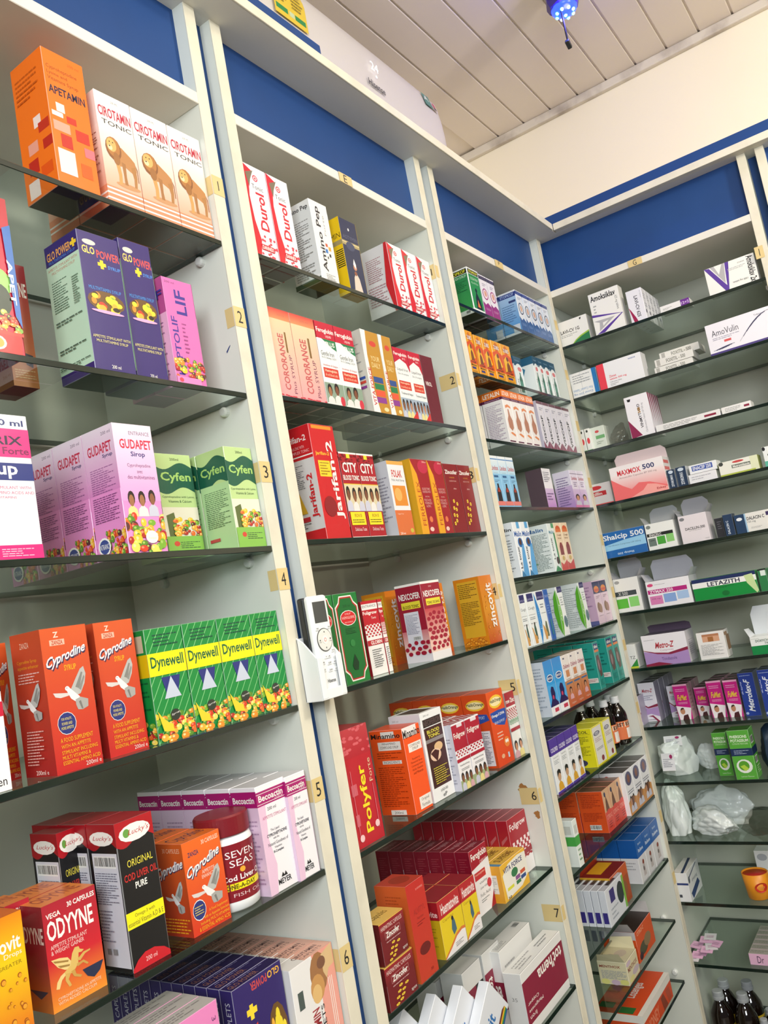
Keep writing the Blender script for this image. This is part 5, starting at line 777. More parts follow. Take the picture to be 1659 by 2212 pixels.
 ['pinkhands', 'C', 6, 2.3937, 0.012, 1.356, 0.0583, 0.055, 0.124, 1, 0],
 ['blister', 'C', 7, 1.879, 0.0036, 1.185, 0.0519, 0.055, 0.13, 1, 0],
 ['blister', 'C', 7, 1.935, 0.0036, 1.185, 0.0579, 0.055, 0.13, 1, 0],
 ['brownkids', 'C', 7, 1.9871, 0.002, 1.185, 0.0497, 0.06, 0.128, 1, 0],
 ['brownkids', 'C', 7, 2.0373, 0.002, 1.185, 0.0487, 0.06, 0.128, 1, 0],
 ['brownkids', 'C', 7, 2.0886, 0.002, 1.185, 0.0485, 0.06, 0.128, 1, 0],
 ['teal60', 'C', 7, 2.2368, 0.012, 1.185, 0.0392, 0.06, 0.13, 3, 0],
 ['teal60', 'C', 7, 2.3455, 0.012, 1.185, 0.0514, 0.06, 0.13, 3, 0],
 ['teal60', 'C', 7, 2.3983, 0.012, 1.185, 0.0489, 0.06, 0.13, 3, 0],
 ['coldkid', 'C', 8, 1.842, 0.012, 1.012, 0.0482, 0.055, 0.125, 2, 0],
 ['coldkid', 'C', 8, 1.8895, 0.012, 1.012, 0.0447, 0.055, 0.125, 2, 0],
 ['coldkid', 'C', 8, 1.9347, 0.012, 1.012, 0.0436, 0.055, 0.125, 2, 0],
 ['coldkid', 'C', 8, 1.9772, 0.012, 1.012, 0.0394, 0.055, 0.125, 2, 0],
 ['yellowbox', 'C', 8, 2.1021, 0.0042, 1.012, 0.0788, 0.07, 0.1, 1, 0],
 ['yellowbox', 'C', 8, 2.1786, 0.0042, 1.012, 0.0638, 0.07, 0.1, 1, 0],
 ['orangekids', 'C', 9, 2.0996, 0.0151, 0.843, 0.0478, 0.07, 0.105, 2, 0],
 ['orangekids', 'C', 9, 2.1502, 0.0151, 0.843, 0.0515, 0.07, 0.105, 2, 0],
 ['orangekids', 'C', 9, 2.2029, 0.0151, 0.843, 0.0519, 0.07, 0.105, 2, 0],
 ['whitekids', 'C', 9, 2.2501, 0.002, 0.843, 0.0664, 0.07, 0.115, 2, 0],
 ['whitekids', 'C', 9, 2.3178, 0.002, 0.843, 0.067, 0.07, 0.115, 2, 0],
 ['whitekids', 'C', 9, 2.3875, 0.002, 0.843, 0.0705, 0.07, 0.115, 2, 0],
 ['greenwhite', 'C', 9, 1.845, 0.0, 0.843, 0.0266, 0.035, 0.105, 2, 0],
 ['bluewhite', 'C', 10, 2.2487, 0.0097, 0.664, 0.0622, 0.05, 0.115, 3, 0],
 ['bluewhite', 'C', 10, 2.3136, 0.0097, 0.664, 0.0655, 0.05, 0.115, 3, 0],
 ['bluewhite', 'C', 10, 2.385, 0.0097, 0.664, 0.0756, 0.05, 0.115, 3, 0],
 ['thinpurple', 'C', 10, 2.0039, 0.002, 0.664, 0.1284, 0.018, 0.085, 6, 0],
 ['smallgreen', 'C', 12, 1.8546, 0.05, 0.363, 0.0447, 0.04, 0.06, 1, 0],
 ['lavi1g', 'R', 1, 0.0438, 0.01, 2.2095, 0.0943, 0.05, 0.0806, 1, 0],
 ['amoks', 'R', 1, 0.1563, 0.008, 2.2095, 0.0952, 0.04, 0.1313, 1, 0],
 ['lavi625', 'R', 1, 0.244, 0.012, 2.2095, 0.0478, 0.035, 0.1, 5, 0],
 ['flatpurple', 'R', 1, 0.3505, 0.008, 2.2095, 0.0853, 0.05, 0.02, 1, 0],
 ['amoks2', 'R', 1, 0.5149, 0.01, 2.2095, 0.1345, 0.045, 0.0802, 1, 0],
 ['zinnat250', 'R', 2, 0.0403, 0.012, 2.0416, 0.0864, 0.05, 0.0792, 1, 0],
 ['zinnat500', 'R', 2, 0.1565, 0.008, 2.0416, 0.1393, 0.05, 0.08, 1, 0],
 ['foxitil', 'R', 2, 0.305, 0.03, 2.0416, 0.1124, 0.08, 0.022, 1, 0],
 ['foxitil', 'R', 2, 0.31, 0.03, 2.0646, 0.1124, 0.08, 0.022, 1, 0],
 ['foxitil', 'R', 2, 0.3228, 0.06, 2.0876, 0.1168, 0.08, 0.022, 1, 0],
 ['amovulin', 'R', 2, 0.501, 0.006, 2.0416, 0.1726, 0.06, 0.0898, 1, 0],
 ['greenthin', 'R', 3, -0.0036, 0.015, 1.873, 0.0157, 0.05, 0.07, 1, 0],
 ['greenthin', 'R', 3, 0.0144, 0.015, 1.873, 0.0164, 0.05, 0.07, 1, 0],
 ['greenpack', 'R', 3, 0.0426, 0.03, 1.873, 0.0439, 0.05, 0.07, 1, 0],
 ['vinmythro', 'R', 3, 0.1823, 0.01, 1.873, 0.0709, 0.018, 0.1263, 6, 0],
 ['flatwhite', 'R', 3, 0.3123, 0.012, 1.873, 0.1849, 0.05, 0.02, 1, 0],
 ['flatwhite', 'R', 3, 0.4473, 0.012, 1.873, 0.0795, 0.05, 0.02, 1, 0],
 ['redcillin', 'R', 4, 0.006, 0.05, 1.702, 0.0689, 0.06, 0.07, 1, 0],
 ['maxmox', 'R', 4, 0.1401, 0.006, 1.702, 0.1635, 0.075, 0.1007, 1, 0],
 ['zithro', 'R', 4, 0.2348, 0.01, 1.702, 0.0228, 0.05, 0.0555, 1, 0],
 ['zithro', 'R', 4, 0.2635, 0.01, 1.702, 0.0292, 0.05, 0.0568, 1, 0],
 ['enacef', 'R', 4, 0.3192, 0.012, 1.702, 0.0781, 0.06, 0.026, 1, 0],
 ['enacef2', 'R', 4, 0.3244, 0.014, 1.729, 0.0775, 0.06, 0.026, 1, 0],
 ['metronida', 'R', 4, 0.4195, 0.01, 1.702, 0.1049, 0.05, 0.0402, 1, 0],
 ['whitegreenR', 'R', 4, 0.5037, 0.012, 1.702, 0.0349, 0.05, 0.0555, 1, 0],
 ['shalcip', 'R', 5, 0.0593, 0.01, 1.5367, 0.1291, 0.06, 0.0779, 1, 0],
 ['enacin', 'R', 5, 0.1693, 0.008, 1.5367, 0.0856, 0.07, 0.0776, 1, 0],
 ['dacillin', 'R', 5, 0.2646, 0.012, 1.5367, 0.0801, 0.07, 0.0806, 1, 0],
 ['darkqr', 'R', 5, 0.331, 0.02, 1.5367, 0.0221, 0.04, 0.0556, 1, 0],
 ['dalacinblue', 'R', 5, 0.3584, 0.012, 1.5367, 0.0261, 0.04, 0.0604, 1, 0],
 ['dalacin', 'R', 5, 0.4242, 0.01, 1.5367, 0.0983, 0.05, 0.0523, 1, 0],
 ['x500', 'R', 6, 0.036, 0.008, 1.37, 0.0769, 0.075, 0.1012, 1, 0],
 ['zymax', 'R', 6, 0.1565, 0.008, 1.37, 0.1282, 0.09, 0.0773, 1, 0],
 ['letazith', 'R', 6, 0.3106, 0.008, 1.37, 0.1747, 0.05, 0.0609, 1, 0],
 ['greentube', 'R', 6, 0.4134, 0.012, 1.37, 0.0222, 0.05, 0.0612, 1, 0],
 ['tzbox', 'R', 7, 0.003, 0.02, 1.2027, 0.0303, 0.06, 0.07, 1, 0],
 ['metroz', 'R', 7, 0.1062, 0.0207, 1.2027, 0.1312, 0.09, 0.0895, 1, 0],
 ['brownbox', 'R', 7, 0.2383, 0.0208, 1.2027, 0.0766, 0.06, 0.077, 1, 0],
 ['doxy', 'R', 7, 0.3791, 0.002, 1.2027, 0.0681, 0.08, 0.0482, 1, 0],
 ['metrosmall', 'R', 8, 0.0039, 0.0824, 1.03, 0.0511, 0.05, 0.1169, 4, 0],
 ['metrosmall', 'R', 8, -0.0184, 0.03, 1.03, 0.0202, 0.05, 0.087, 2, 0],
 ['metrosmall', 'R', 8, 0.0695, 0.12, 1.03, 0.0331, 0.05, 0.095, 1, 0],
 ['fumet', 'R', 8, 0.1069, 0.0737, 1.03, 0.0426, 0.045, 0.1038, 3, 0],
 ['fumet', 'R', 8, 0.1527, 0.1133, 1.03, 0.0359, 0.045, 0.084, 3, 0],
 ['fumet', 'R', 8, 0.2064, 0.065, 1.03, 0.0424, 0.045, 0.1056, 3, 0],
 ['fumet', 'R', 8, 0.2545, 0.0556, 1.03, 0.039, 0.045, 0.1048, 3, 0],
 ['metrolex', 'R', 8, 0.3009, 0.0515, 1.03, 0.0416, 0.04, 0.121, 2, 0],
 ['metrolex', 'R', 8, 0.3564, 0.03, 1.03, 0.0378, 0.04, 0.1275, 2, 0],
 ['phersons', 'R', 9, 0.1927, 0.0501, 0.8686, 0.0397, 0.06, 0.122, 1, 0],
 ['phersons', 'R', 9, 0.2574, 0.002, 0.8686, 0.0578, 0.06, 0.135, 1, 0],
 ['zincbox', 'R', 11, 0.2148, 0.14, 0.53, 0.0406, 0.05, 0.1, 1, 0],
 ['bluestripe', 'R', 11, 0.0116, 0.002, 0.53, 0.0398, 0.13, 0.0807, 1, 0],
 ['pinkdr', 'R', 12, 0.1794, 0.0225, 0.3595, 0.0593, 0.03, 0.0304, 6, 0],
 ['menthox', 'C', 11, 2.0189, 0.002, 0.513, 0.0822, 0.075, 0.0539, 1, 0],
 ['orangeopen', 'C', 11, 2.1635, 0.0126, 0.513, 0.1362, 0.09, 0.0752, 1, 0],
 ['lozengebox', 'C', 12, 2.1366, 0.0041, 0.363, 0.2349, 0.13, 0.06, 1, 0],
 ['yellowred', 'C', 10, 2.071, 0.012, 0.664, 0.1247, 0.08, 0.09, 1, 0],
]
# ================================================================ the room
XW, YW, ZC = 2.80, 0.36, 3.15
def plane_box(n, a, m): o = obj(n, box(*a), m); return struct(o)
plane_box('floor', (-3, -4, -.05, XW+.1, YW+.1, 0), FLOORM)
plane_box('wall_left', (-3, YW, 0, XW+.1, YW+.1, ZC+.1), WALLM)
plane_box('wall_back', (XW, -4, 0, XW+.1, YW, ZC+.1), WALLM)
bm = bmesh.new()
y = YW-.07; k = 0
while y > -4:                                  # tongue and groove plastic planks
    y1 = y-.1045
    for a, b, z in ((y-.003, y1+.003, ZC), ):
        bx(bm, -3, b, z, XW, a, z+.012, .002, 0, 1)
    y = y1
bx(bm, -3, -4, ZC+.006, XW, YW, ZC+.05)
struct(obj('ceiling', bm, CEILM))
bm = bmesh.new()
bx(bm, XW-.022, -4, ZC-.030, XW, YW, ZC, .004)
struct(obj('trim_1', bm, TRIMM))
# ================================================================ shelving
ZU = {'A': [2.131, 1.874, 1.628, 1.383, 1.142, .900], 'B': [2.134, 1.881, 1.635, 1.387, 1.135, .891, .646, .40],
      'C': [2.208, 2.03, 1.862, 1.693, 1.52, 1.352, 1.181, 1.008, .839, .660, .509, .359],
      'R': [2.2055, 2.0376, 1.869, 1.698, 1.5327, 1.366, 1.1987, 1.026, .8646, .6977, .526, .3555, .095]}
BAY = {'A': 'left bay', 'B': 'middle bay', 'C': 'corner bay', 'R': 'right wall'}
ORD = ['first', 'second', 'third', 'fourth', 'fifth', 'sixth', 'seventh', 'eighth', 'ninth', 'tenth', 'eleventh', 'twelfth', 'thirteenth']
ZT = 2.563
def pm_text(pm, s, fn, a, b, c, d, col='1c1c22', rot=0): pm.marks([R(0, 0, 1, 1, 'dcc488')]+([X(s, a, b, c, d, col, rot)] if s else []), fn)
def tape(parent, name, fn, s, a=.25, b=.15, c=.75, d=.85, rot=0):
    pm = PM(); pm_text(pm, s, fn, a, b, c, d, rot=rot)
    o = bpy.data.objects.new(name, pm.mesh(name, TAPECOL)); COL.objects.link(o); o.parent = parent; return o
TAPECOL = colmat('tape_print', .6)
def unit(key, x0, x1, label, left=True):
    """x0..x1 = clear opening on the left wall run"""
    t = thing('shelving_unit', label, 'shelving', (0, 0, 0), 0, 'shelving bays along the two walls')
    T = .024
    for a, b in ((x0-T, x0), (x1, x1+T)):
        bm = bmesh.new(); bx(bm, a, .0015, 0, b, YW-.005, ZT, 0, 0); obj('side_panel', bm, LAMIN, t)
        bm = bmesh.new(); bx(bm, a-.0005, -.001, 0, b+.0005, .0015, ZT, .0006, 0, 1); obj('edge_band', bm, LAMEDGE, t)
    obj('back_panel', box(x0, YW-.02, 0, x1, YW-.005, 2.38), BACKM, t)
    obj('top_board', box(x0, 0, 2.376, x1, YW-.02, 2.397, .001, 1), LAM, t)
    obj('fascia_panel', box(x0, .026, 2.397, x1, .036, ZT), BLUE, t)
    for z in ZU[key][:]:
        for y in (.05, .25):
            for x, s in ((x0, 1), (x1, -1)):
                bm = lathe(bmesh.new(), [(.008, 0), (.008, .007), (.006, .010), (.003, .0105)], 14)
                bmesh.ops.rotate(bm, verts=bm.verts, cent=(0, 0, 0), matrix=Matrix.Rotation(s*math.pi/2, 3, 'Y'))
                obj('shelf_peg', bm, PIN, t, (x, y, z-.0142), smooth=False)
    return t
UA = unit('A', .319, .961, 'left shelving bay with number tapes 1 to 6 on its panel')
UB = unit('B', 1.046, 1.691, 'middle shelving bay behind the remote control, letter E on its rail')
UC = unit('C', 1.780, 2.424, 'corner shelving bay, narrow looking, letter F on its rail')
# right hand wall unit, front plane x = 2.45 facing -x
def unitR(y0, y1, label, zs, first=True):
    t = thing('shelving_unit', label, 'shelving', (0, 0, 0), 0, 'shelving bays along the two walls')
    T = .022
    for a, b in (((y0, y0+T),) if first else ())+((y1-T, y1),) if first else ((y0, y0+T), (y1-T, y1)):
        obj('side_panel', box(2.4515, a, 0, XW-.005, b, ZT), LAMIN, t)
        obj('edge_band', box(2.449, a-.0005, 0, 2.4515, b+.0005, ZT, .0006, 1), LAMEDGE, t)
    obj('back_panel', box(XW-.02, y1, 0, XW-.005, y0, 2.38), BACKM, t)
    obj('top_board', box(2.45, y1, 2.372, XW-.02, y0, 2.393, .001, 1), LAM, t)
    obj('fascia_panel', box(2.476, y1, 2.393, 2.486, y0, ZT), BLUE, t)
    for z in zs:
        for x in (2.50, 2.70):
            for y, s in ((y0, 1), (y1, -1)):
                bm = lathe(bmesh.new(), [(.008, 0), (.008, .007), (.006, .010), (.003, .0105)], 14)
                bmesh.ops.rotate(bm, verts=bm.verts, cent=(0, 0, 0), matrix=Matrix.Rotation(s*math.pi/2, 3, 'X'))
                obj('shelf_peg', bm, PIN, t, (x, y, z-.0142))
    return t
UR = unitR(.03, -.598, 'right wall shelving bay with letter G on its rail', ZU['R'])
UN = unitR(-.668, -1.25, 'next shelving bay at the right edge of the picture', [2.2055], False)
# fixed boards between and above the bays
obj_ = struct(obj('trim_2', box(.9855, .024, 0, 1.0215, .034, ZT), BLUE))
struct(obj('trim_3', box(1.7155, .024, 0, 1.7555, .034, ZT), BLUE))
struct(obj('trim_4', box(2.50, -.668, 0, 2.52, -.620, ZT), BLUE))
cl = thing('cornice_shelf', 'white cornice board with blue strip above the left wall bays', 'cornice', (0, 0, 0), 0, 'cornice boards over the shelving')
obj('soffit_board', box(-.6, -.058, ZT, 2.44, YW-.005, ZT+.019), LAM, cl)
obj('lip', box(-.6, -.062, ZT, 2.414, -.058, ZT+.021, .0008, 1), LAMEDGE, cl)
obj('blue_strip', box(-.6, -.056, ZT+.0192, 1.275, -.046, ZT+.047), BLUE, cl)
cr = thing('cornice_shelf', 'white cornice board with blue strip above the right wall bay', 'cornice', (0, 0, 0), 0, 'cornice boards over the shelving')
obj('soffit_board', box(2.4405, -3, ZT, XW-.005, YW-.006, ZT+.019), LAM, cr)
obj('lip', box(2.418, -3, ZT, 2.4405, -.0625, ZT+.021, .0008, 1), LAMEDGE, cr)
obj('blue_strip', box(2.45, -3, ZT+.0192, 2.46, .2, ZT+.064), BLUE, cr)
# tapes with numbers and letters
for i, (s, z) in enumerate((('1', 2.233), ('2', 2.006), ('3', 1.749), ('4', 1.578), ('5', 1.257), ('6', 1.014))):
    x = .955+.0; tape(UA, 'number_tape', (lambda u, v, e, z=z: (.9605+u*.025, -.0014-e, z+(.5-v)*.034)), s, *((.3, .2, .72, .8) if s != '1' else (.46, .25, .54, .75)))
    tape(UA, 'tape_wrap', (lambda u, v, e, z=z: (.9607-e, .018-u*.019, z+(.5-v)*.032)), '', 0, 0, 1, 1)
for s, z in (('1', 2.269), ('2', 2.001), ('3', 1.772), ('4', 1.501), ('5', 1.284), ('6', 1.045), ('7', .795)):
    tape(UB, 'number_tape', (lambda u, v, e, z=z: (1.6907-e, .045-u*.045, z+(.5-v)*.036)), s, *((.62, .22, .88, .75) if s != '1' else (.74, .25, .79, .72)))
    tape(UB, 'tape_wrap', (lambda u, v, e, z=z: (1.6905+u*.014, -.0014-e, z+(.5-v)*.03)), '', 0, 0, 1, 1)
for z in (2.278, 2.116, 1.952, 1.773, 1.595, 1.436, 1.277, 1.092, .778, .604):
    tape(UC, 'number_tape', (lambda u, v, e, z=z: (2.4235+u*.022, -.0014-e, z+(.5-v)*.032)), '', 0, 0, 1, 1)
tape(UB, 'letter_tape', (lambda u, v, e: (1.368+(u-.5)*.045, -.0012-e, 2.3865+(.5-v)*.021)), 'E', .35, .1, .6, .9)
tape(UC, 'letter_tape', (lambda u, v, e: (2.081+(u-.5)*.05, -.0012-e, 2.3865+(.5-v)*.021)), 'F', .4, .1, .6, .6)
tape(UR, 'letter_tape', (lambda u, v, e: (2.4488-e, -.271-(u-.5)*.042, 2.3825+(.5-v)*.021)), 'G', .35, .15, .6, .9)
tape(UR, 'number_tape', (lambda u, v, e: (2.4480-e, -.587-(u)*.022, 2.279+(.5-v)*.034)), '1', .46, .2, .54, .8)
pm = PM(); pm.poly([(.9604, .028, 1.955), (.9604, .020, 1.962), (.9604, .017, 1.963), (.9604, .027, 1.952)], [hx('2c3c7c')]*4)
o = bpy.data.objects.new('pen_mark', pm.mesh('pen_mark', TAPECOL)); COL.objects.link(o); o.parent = UA
# brown glue marks on the middle bay panel
for yy, zz, r in ((.035, 1.06, .013), (.012, 1.005, .009), (.02, 1.21, .004)):
    rr = random.Random(int(zz*100)); pm = PM(); N = 16
    pm.poly([(1.6908, yy+r*rr.uniform(.5, 1.2)*math.cos(6.28*i/N), zz+r*rr.uniform(.5, 1.1)*math.sin(6.28*i/N)) for i in range(N)], [hx('a8743c')]*N)
    o = bpy.data.objects.new('glue_mark', pm.mesh('glue_mark', TAPECOL)); COL.objects.link(o); o.parent = UB
# glass shelves
def glass(x0, y0, x1, y1, z, label, front):
    bm = bmesh.new(); bx(bm, x0, y0, z-.0055, x1, y1, z+.0034, .0008, 0, 1); bm.normal_update()
    for f in bm.faces: f.material_index = 0 if abs(f.normal.z) > .9 else 1
    o = obj('glass_shelf', bm, [GLASS, EDGE]); return tag(o, label, 'glass shelf', 'glass shelves of the '+front)
for kx, (x0, x1) in {'A': (.3195, .9602), 'B': (1.0468, 1.6902), 'C': (1.7808, 2.4232)}.items():
    for i, z in enumerate(ZU[kx]):
        xe = x1
        if kx == 'C' and i == 10: xe = 2.374
        if kx == 'C' and i == 11: xe = 2.345
        glass(x0, .0, xe, .325, z, 'glass shelf with dark green edge, %s from the top, %s' % (ORD[i], BAY[kx]), BAY[kx])
for i, z in enumerate(ZU['R']): glass(2.45, -.597, 2.775, .029, z, 'glass shelf with dark green edge, %s from the top, right wall' % ORD[i], 'right wall')
# ================================================================ cartons
SIZE = {}; MESH = {}
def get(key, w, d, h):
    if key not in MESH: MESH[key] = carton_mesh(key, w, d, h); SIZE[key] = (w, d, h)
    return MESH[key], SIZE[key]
LIDS = {'maxmox': (.042, .35, 'f0dada'), 'enacin': (.05, -.5, 'b4b6b8'), 'dacillin': (.05, .2, 'b0b0b6'), 'x500': (.06, .3, 'b4b4b8'), 'zymax': (.062, .25, 'c4c4cc'),
        'doxy': (.08, .15, 'dcdfe4'), 'metroz': (.03, .9, '6c5c70'), 'menthox': (.03, 1.2, 'd4cca8'), 'orangeopen': (.05, .2, 'b8b4b4'), 'yellowred': (.045, .7, 'b03820')}
rng = random.Random(4)
groups = {}
for r in ROWS: groups.setdefault((r[0], r[1], r[2]), []).append(r)
USED = set()
for (key, un, sh), rows in groups.items():
    name, look = P[key][0], P[key][1]
    stacked = len({round(r[5], 3) for r in rows}) > 1
    rows.sort(key=(lambda r: r[5]) if stacked else (lambda r: r[3]))
    total = sum(r[9] for r in rows)
    for ci, (_, _, _, u, d, z, w, dep, h, n, yaw) in enumerate(rows):
        me, (w0, d0, h0) = get(key, w, dep, h)
        for i in range(n):
            dd = d+i*(dep+.0012)
            if dd+dep > .322 and i: break
            jit = rng.uniform(-.006, .006); wd = dep*.985
            if un == 'R': loc = (2.45+dd+dep/2, -u, z-.0005); rz = -math.pi/2+jit+math.radians(yaw)
            else: loc = (u, dd+dep/2, z-.0005); rz = jit+math.radians(yaw)
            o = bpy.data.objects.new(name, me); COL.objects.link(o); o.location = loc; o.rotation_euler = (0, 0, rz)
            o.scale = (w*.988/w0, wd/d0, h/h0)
            lb = look
            if stacked: lb += ', '+(['lowest', 'topmost'] if len(rows) == 2 else ['lowest', 'middle', 'topmost'])[ci]+' of stack'
            elif len(rows) > 1: lb += ', '+('leftmost' if ci == 0 else 'rightmost' if ci == len(rows)-1 else ORD[ci]+' across')
            if n > 1: lb += ', '+('front' if i == 0 else ORD[i]+' deep')
            lb += ', '+ORD[sh-1]+' shelf, '+BAY[un]
            if len(lb.split()) > 16: print('LONG', lb)
            if lb in USED: print('DUP', lb)
            USED.add(lb)
            tag(o, lb, 'medicine box', (look+', '+ORD[sh-1]+' shelf '+BAY[un]) if total > 1 else None)
            if key in LIDS:
                lh, ang, lc = LIDS[key]; pm = PM(); N = 7; c = hx(lc); W2 = w0/2*.98
                prof = []; yy, zz, a = d0/2-.001, h0, ang*.3
                for q in range(N+1):
                    prof.append((yy, zz)); a = ang*(.3+.9*q/N); yy += lh/N*math.sin(-a); zz += lh/N*math.cos(a)
                for q in range(N):
                    (ya, za), (yb, zb) = prof[q], prof[q+1]; t0 = .012*max(0, q-N+2)/2; t1 = .012*max(0, q+1-N+2)/2
                    for off in (0, .0006): pm.poly([(-W2+t0, ya+off, za), (W2-t0, ya+off, za), (W2-t1, yb+off, zb), (-W2+t1, yb+off, zb)], [c]*4)
                lo = bpy.data.objects.new('lid_flap', pm.mesh('lid_flap')); COL.objects.link(lo); lo.parent = o
                if key not in ('maxmox', 'metroz', 'yellowred'):
                    for s in (-1, 1):
                        pm = PM(); pm.poly([(s*W2, -d0/2+.002, h0), (s*W2, d0/2-.002, h0), (s*(W2+.012), d0/2-.008, h0+.02), (s*(W2+.012), -d0/2+.01, h0+.024)], [c]*4)
                        so = bpy.data.objects.new('side_flap', pm.mesh('side_flap')); COL.objects.link(so); so.parent = o
# leaning cartons at the bottom of the middle bay
P['leaner'] = ('syrup_carton', '', 'dfe3ea', [X('zincovit', .3, .25, .6, .85, '2c70b4', 90, 1)+L(.65, .55, .8, .85, 3, '90a0b8')+G([(.76, .12), (.82, .06), (.82, .9), (.76, .96)], '6c2818')+G([(.82, .06), (.88, .06), (.88, .85), (.82, .9)], 'e0b028')+G([(.88, .06), (.93, .06), (.93, .8), (.88, .85)], '20884c')+G([(.93, .06), (.98, .06), (.98, .75), (.93, .8)], '204c90')], [], [], None, None)
lm = carton_mesh('leaner', .085, .02, .16); A_ = math.radians(50)
for i, (cx, cz) in enumerate(((1.165, .845), (1.233, .838), (1.286, .83), (1.339, .815))):
    o = bpy.data.objects.new('syrup_carton', lm); COL.objects.link(o)
    h = (cz-.650-.085*math.sin(A_)/1)/math.cos(A_)
    h = max(h, .1); o.scale = (1, 1, h/.16)
    o.location = (cx+.0425*math.cos(A_)-h*math.sin(A_), .012+.0215*i if 0 else .012+.0*i, .6495+.0425*math.sin(A_)); o.rotation_euler = (0, A_, 0)
    o.location.y = .07-.022*(i)+.0
    tag(o, 'white carton with blue lettering leaning right, %s of four, middle bay bottom' % ['leftmost', 'second from left', 'third from left', 'rightmost'][i], 'medicine box', 'leaning white cartons at the bottom of the middle bay')
# ================================================================ jars and bottles
def jar(x, y, z, label):
    t = thing('supplement_jar', label, 'jar', (x, y, z), 0, 'maroon supplement jars with white bases')
    bm = lathe(bmesh.new(), [(.033, 0), (.0375, .003), (.0385, .012), (.0385, .088), (.036, .094), (.032, .097)], 40)
    obj('body', bm, WPL, t, smooth=True)
    pm = PM(); N = 36; rl = .0388
    cyl = lambda u, v, e: (-(rl+e)*math.sin((u-.5)*5.6)*-1 if 0 else (rl+e)*math.sin((u-.5)*5.6), -(rl+e)*math.cos((u-.5)*5.6), .014+(1-v)*.073)
    for i in range(N):
        pm.poly([cyl(i/N, 0, 0), cyl((i+1)/N, 0, 0), cyl((i+1)/N, 1, 0), cyl(i/N, 1, 0)], [hx('841a26')]*4)
    ops = []
    for i in range(12): ops += [R(.28+.4*i/12, .68, .28+.4*(i+1)/12, .8, 'f0e020')]
    ops += [X('SEVEN', .36, .12, .58, .24, 'f0e8e8'), X('SEAS', .38, .28, .56, .4, 'f0e8e8'), E(.46, .47, .02, .05, 'e8a838'), X('Cod Liver Oil', .32, .54, .63, .64, 'f0e8e8', 0, 1), X('ONE-A-DAY', .34, .7, .55, .78, '5c5010', 0, 1), E(.64, .66, .035, .09, 'f0e8e8'), X('D', .625, .61, .655, .7, '841a26', 0, 1), X('FISH OIL', .38, .86, .6, .92, 'e0c0c0')]
    pm.marks(ops, cyl)
    o = bpy.data.objects.new('wrap_label', pm.mesh('wrap_label')); COL.objects.link(o); o.parent = t
    bm = lathe(bmesh.new(), [(.0372, .0975), (.0375, .099), (.0375, .121), (.0355, .1235), (.001, .124)], 48)
    obj('cap', bm, mat('maroon_cap', '7c1a24', .35, .5), t, smooth=False)
jar(.818, .048, 1.1455, 'maroon supplement jar with white base beside orange carton, front, fifth shelf')
jar(.745, .165, 1.1455, 'maroon supplement jar half hidden behind orange carton, fifth shelf')
def bottle(x, y, z, label, grp, H=.165, R_=.031, cap=None, lab=None, txt='MIST', name='syrup_bottle'):
    t = thing(name, label, 'bottle', (x, y, z), rng.uniform(-.3, .3), grp); k = H/.165
    bm = lathe(bmesh.new(), [(R_*.9, 0), (R_, .004), (R_, .095*k), (R_*.93, .108*k), (R_*.6, .128*k), (R_*.42, .136*k), (R_*.42, .147*k)], 28)
    obj('glass_body', bm, AMB, t, smooth=True)
    bm = lathe(bmesh.new(), [(R_*.5, .142*k), (R_*.52, .144*k), (R_*.52, .150*k), (R_*.48, .151*k), (R_*.48, .163*k), (R_*.42, .165*k)], 24)
    obj('cap', bm, cap or CAPM, t, smooth=False)
    if lab:
        pm = PM(); cyl = lambda u, v, e: ((R_+.0004+e)*math.sin((u-.5)*4.2), -(R_+.0004+e)*math.cos((u-.5)*4.2), .018*k+(1-v)*.062*k)
        N = 24
        for i in range(N): pm.poly([cyl(i/N, 0, 0), cyl((i+1)/N, 0, 0), cyl((i+1)/N, 1, 0), cyl(i/N, 1, 0)], [hx(lab)]*4)
        ops = []
        for i in range(10): ops += [R(.05+.09*i, .05, .05+.09*(i+1), .32, 'e8d0b8' if lab != 'd8b430' else lab)]
        ops += [X(txt, .1, .08, .9, .28, '30241c', 0, 1)]
        for i in range(3): ops += [R(.42+.07*i, .4, .49+.07*i, .95, 'ece4dc' if lab != 'd8b430' else '24343c')]
        pm.marks(ops, cyl, 5e-5)
        o = bpy.data.objects.new('wrap_label', pm.mesh('wrap_label')); COL.objects.link(o); o.parent = t
for i, (x, y, lb) in enumerate(((2.252, .102, 'leftmost, in the shade'), (2.322, .098, 'second from left, at the back'), (2.290, .046, 'front left one'), (2.343, .030, 'front middle with orange label'), (2.384, .064, 'rightmost with orange label'))):
    bottle(x, y, 1.0105, 'dark syrup bottle with white cap, '+lb+', eighth shelf, corner bay', 'dark bottles with white caps, corner bay', .134, .0255, CAPM, 'd8784c', 'MIST EXPECT')
for i, (x, y, lb) in enumerate(((2.508, -.030, 'front left'), (2.508, -.097, 'front right'), (2.576, -.030, 'back left'), (2.580, -.096, 'back right'))):
    bottle(x, y, .0985, 'large dark bottle with grey cap, '+lb+', bottom shelf, right wall', 'large dark bottles on the bottom shelf', .165, .0315, CAPG, 'd8b430', 'COUGH')
for i, (x, y, lb) in enumerate(((2.478, -.150, 'front left'), (2.536, -.155, 'upper left'), (2.492, -.200, 'front right'), (2.565, -.205, 'back right'))):
    bottle(x, y, .0985, 'small dark bottle with pale cap, '+lb+', bottom shelf, right wall', 'small dark bottles on the bottom shelf', .115, .021, CAPG, 'd8d8d0', 'B', 'small_bottle')
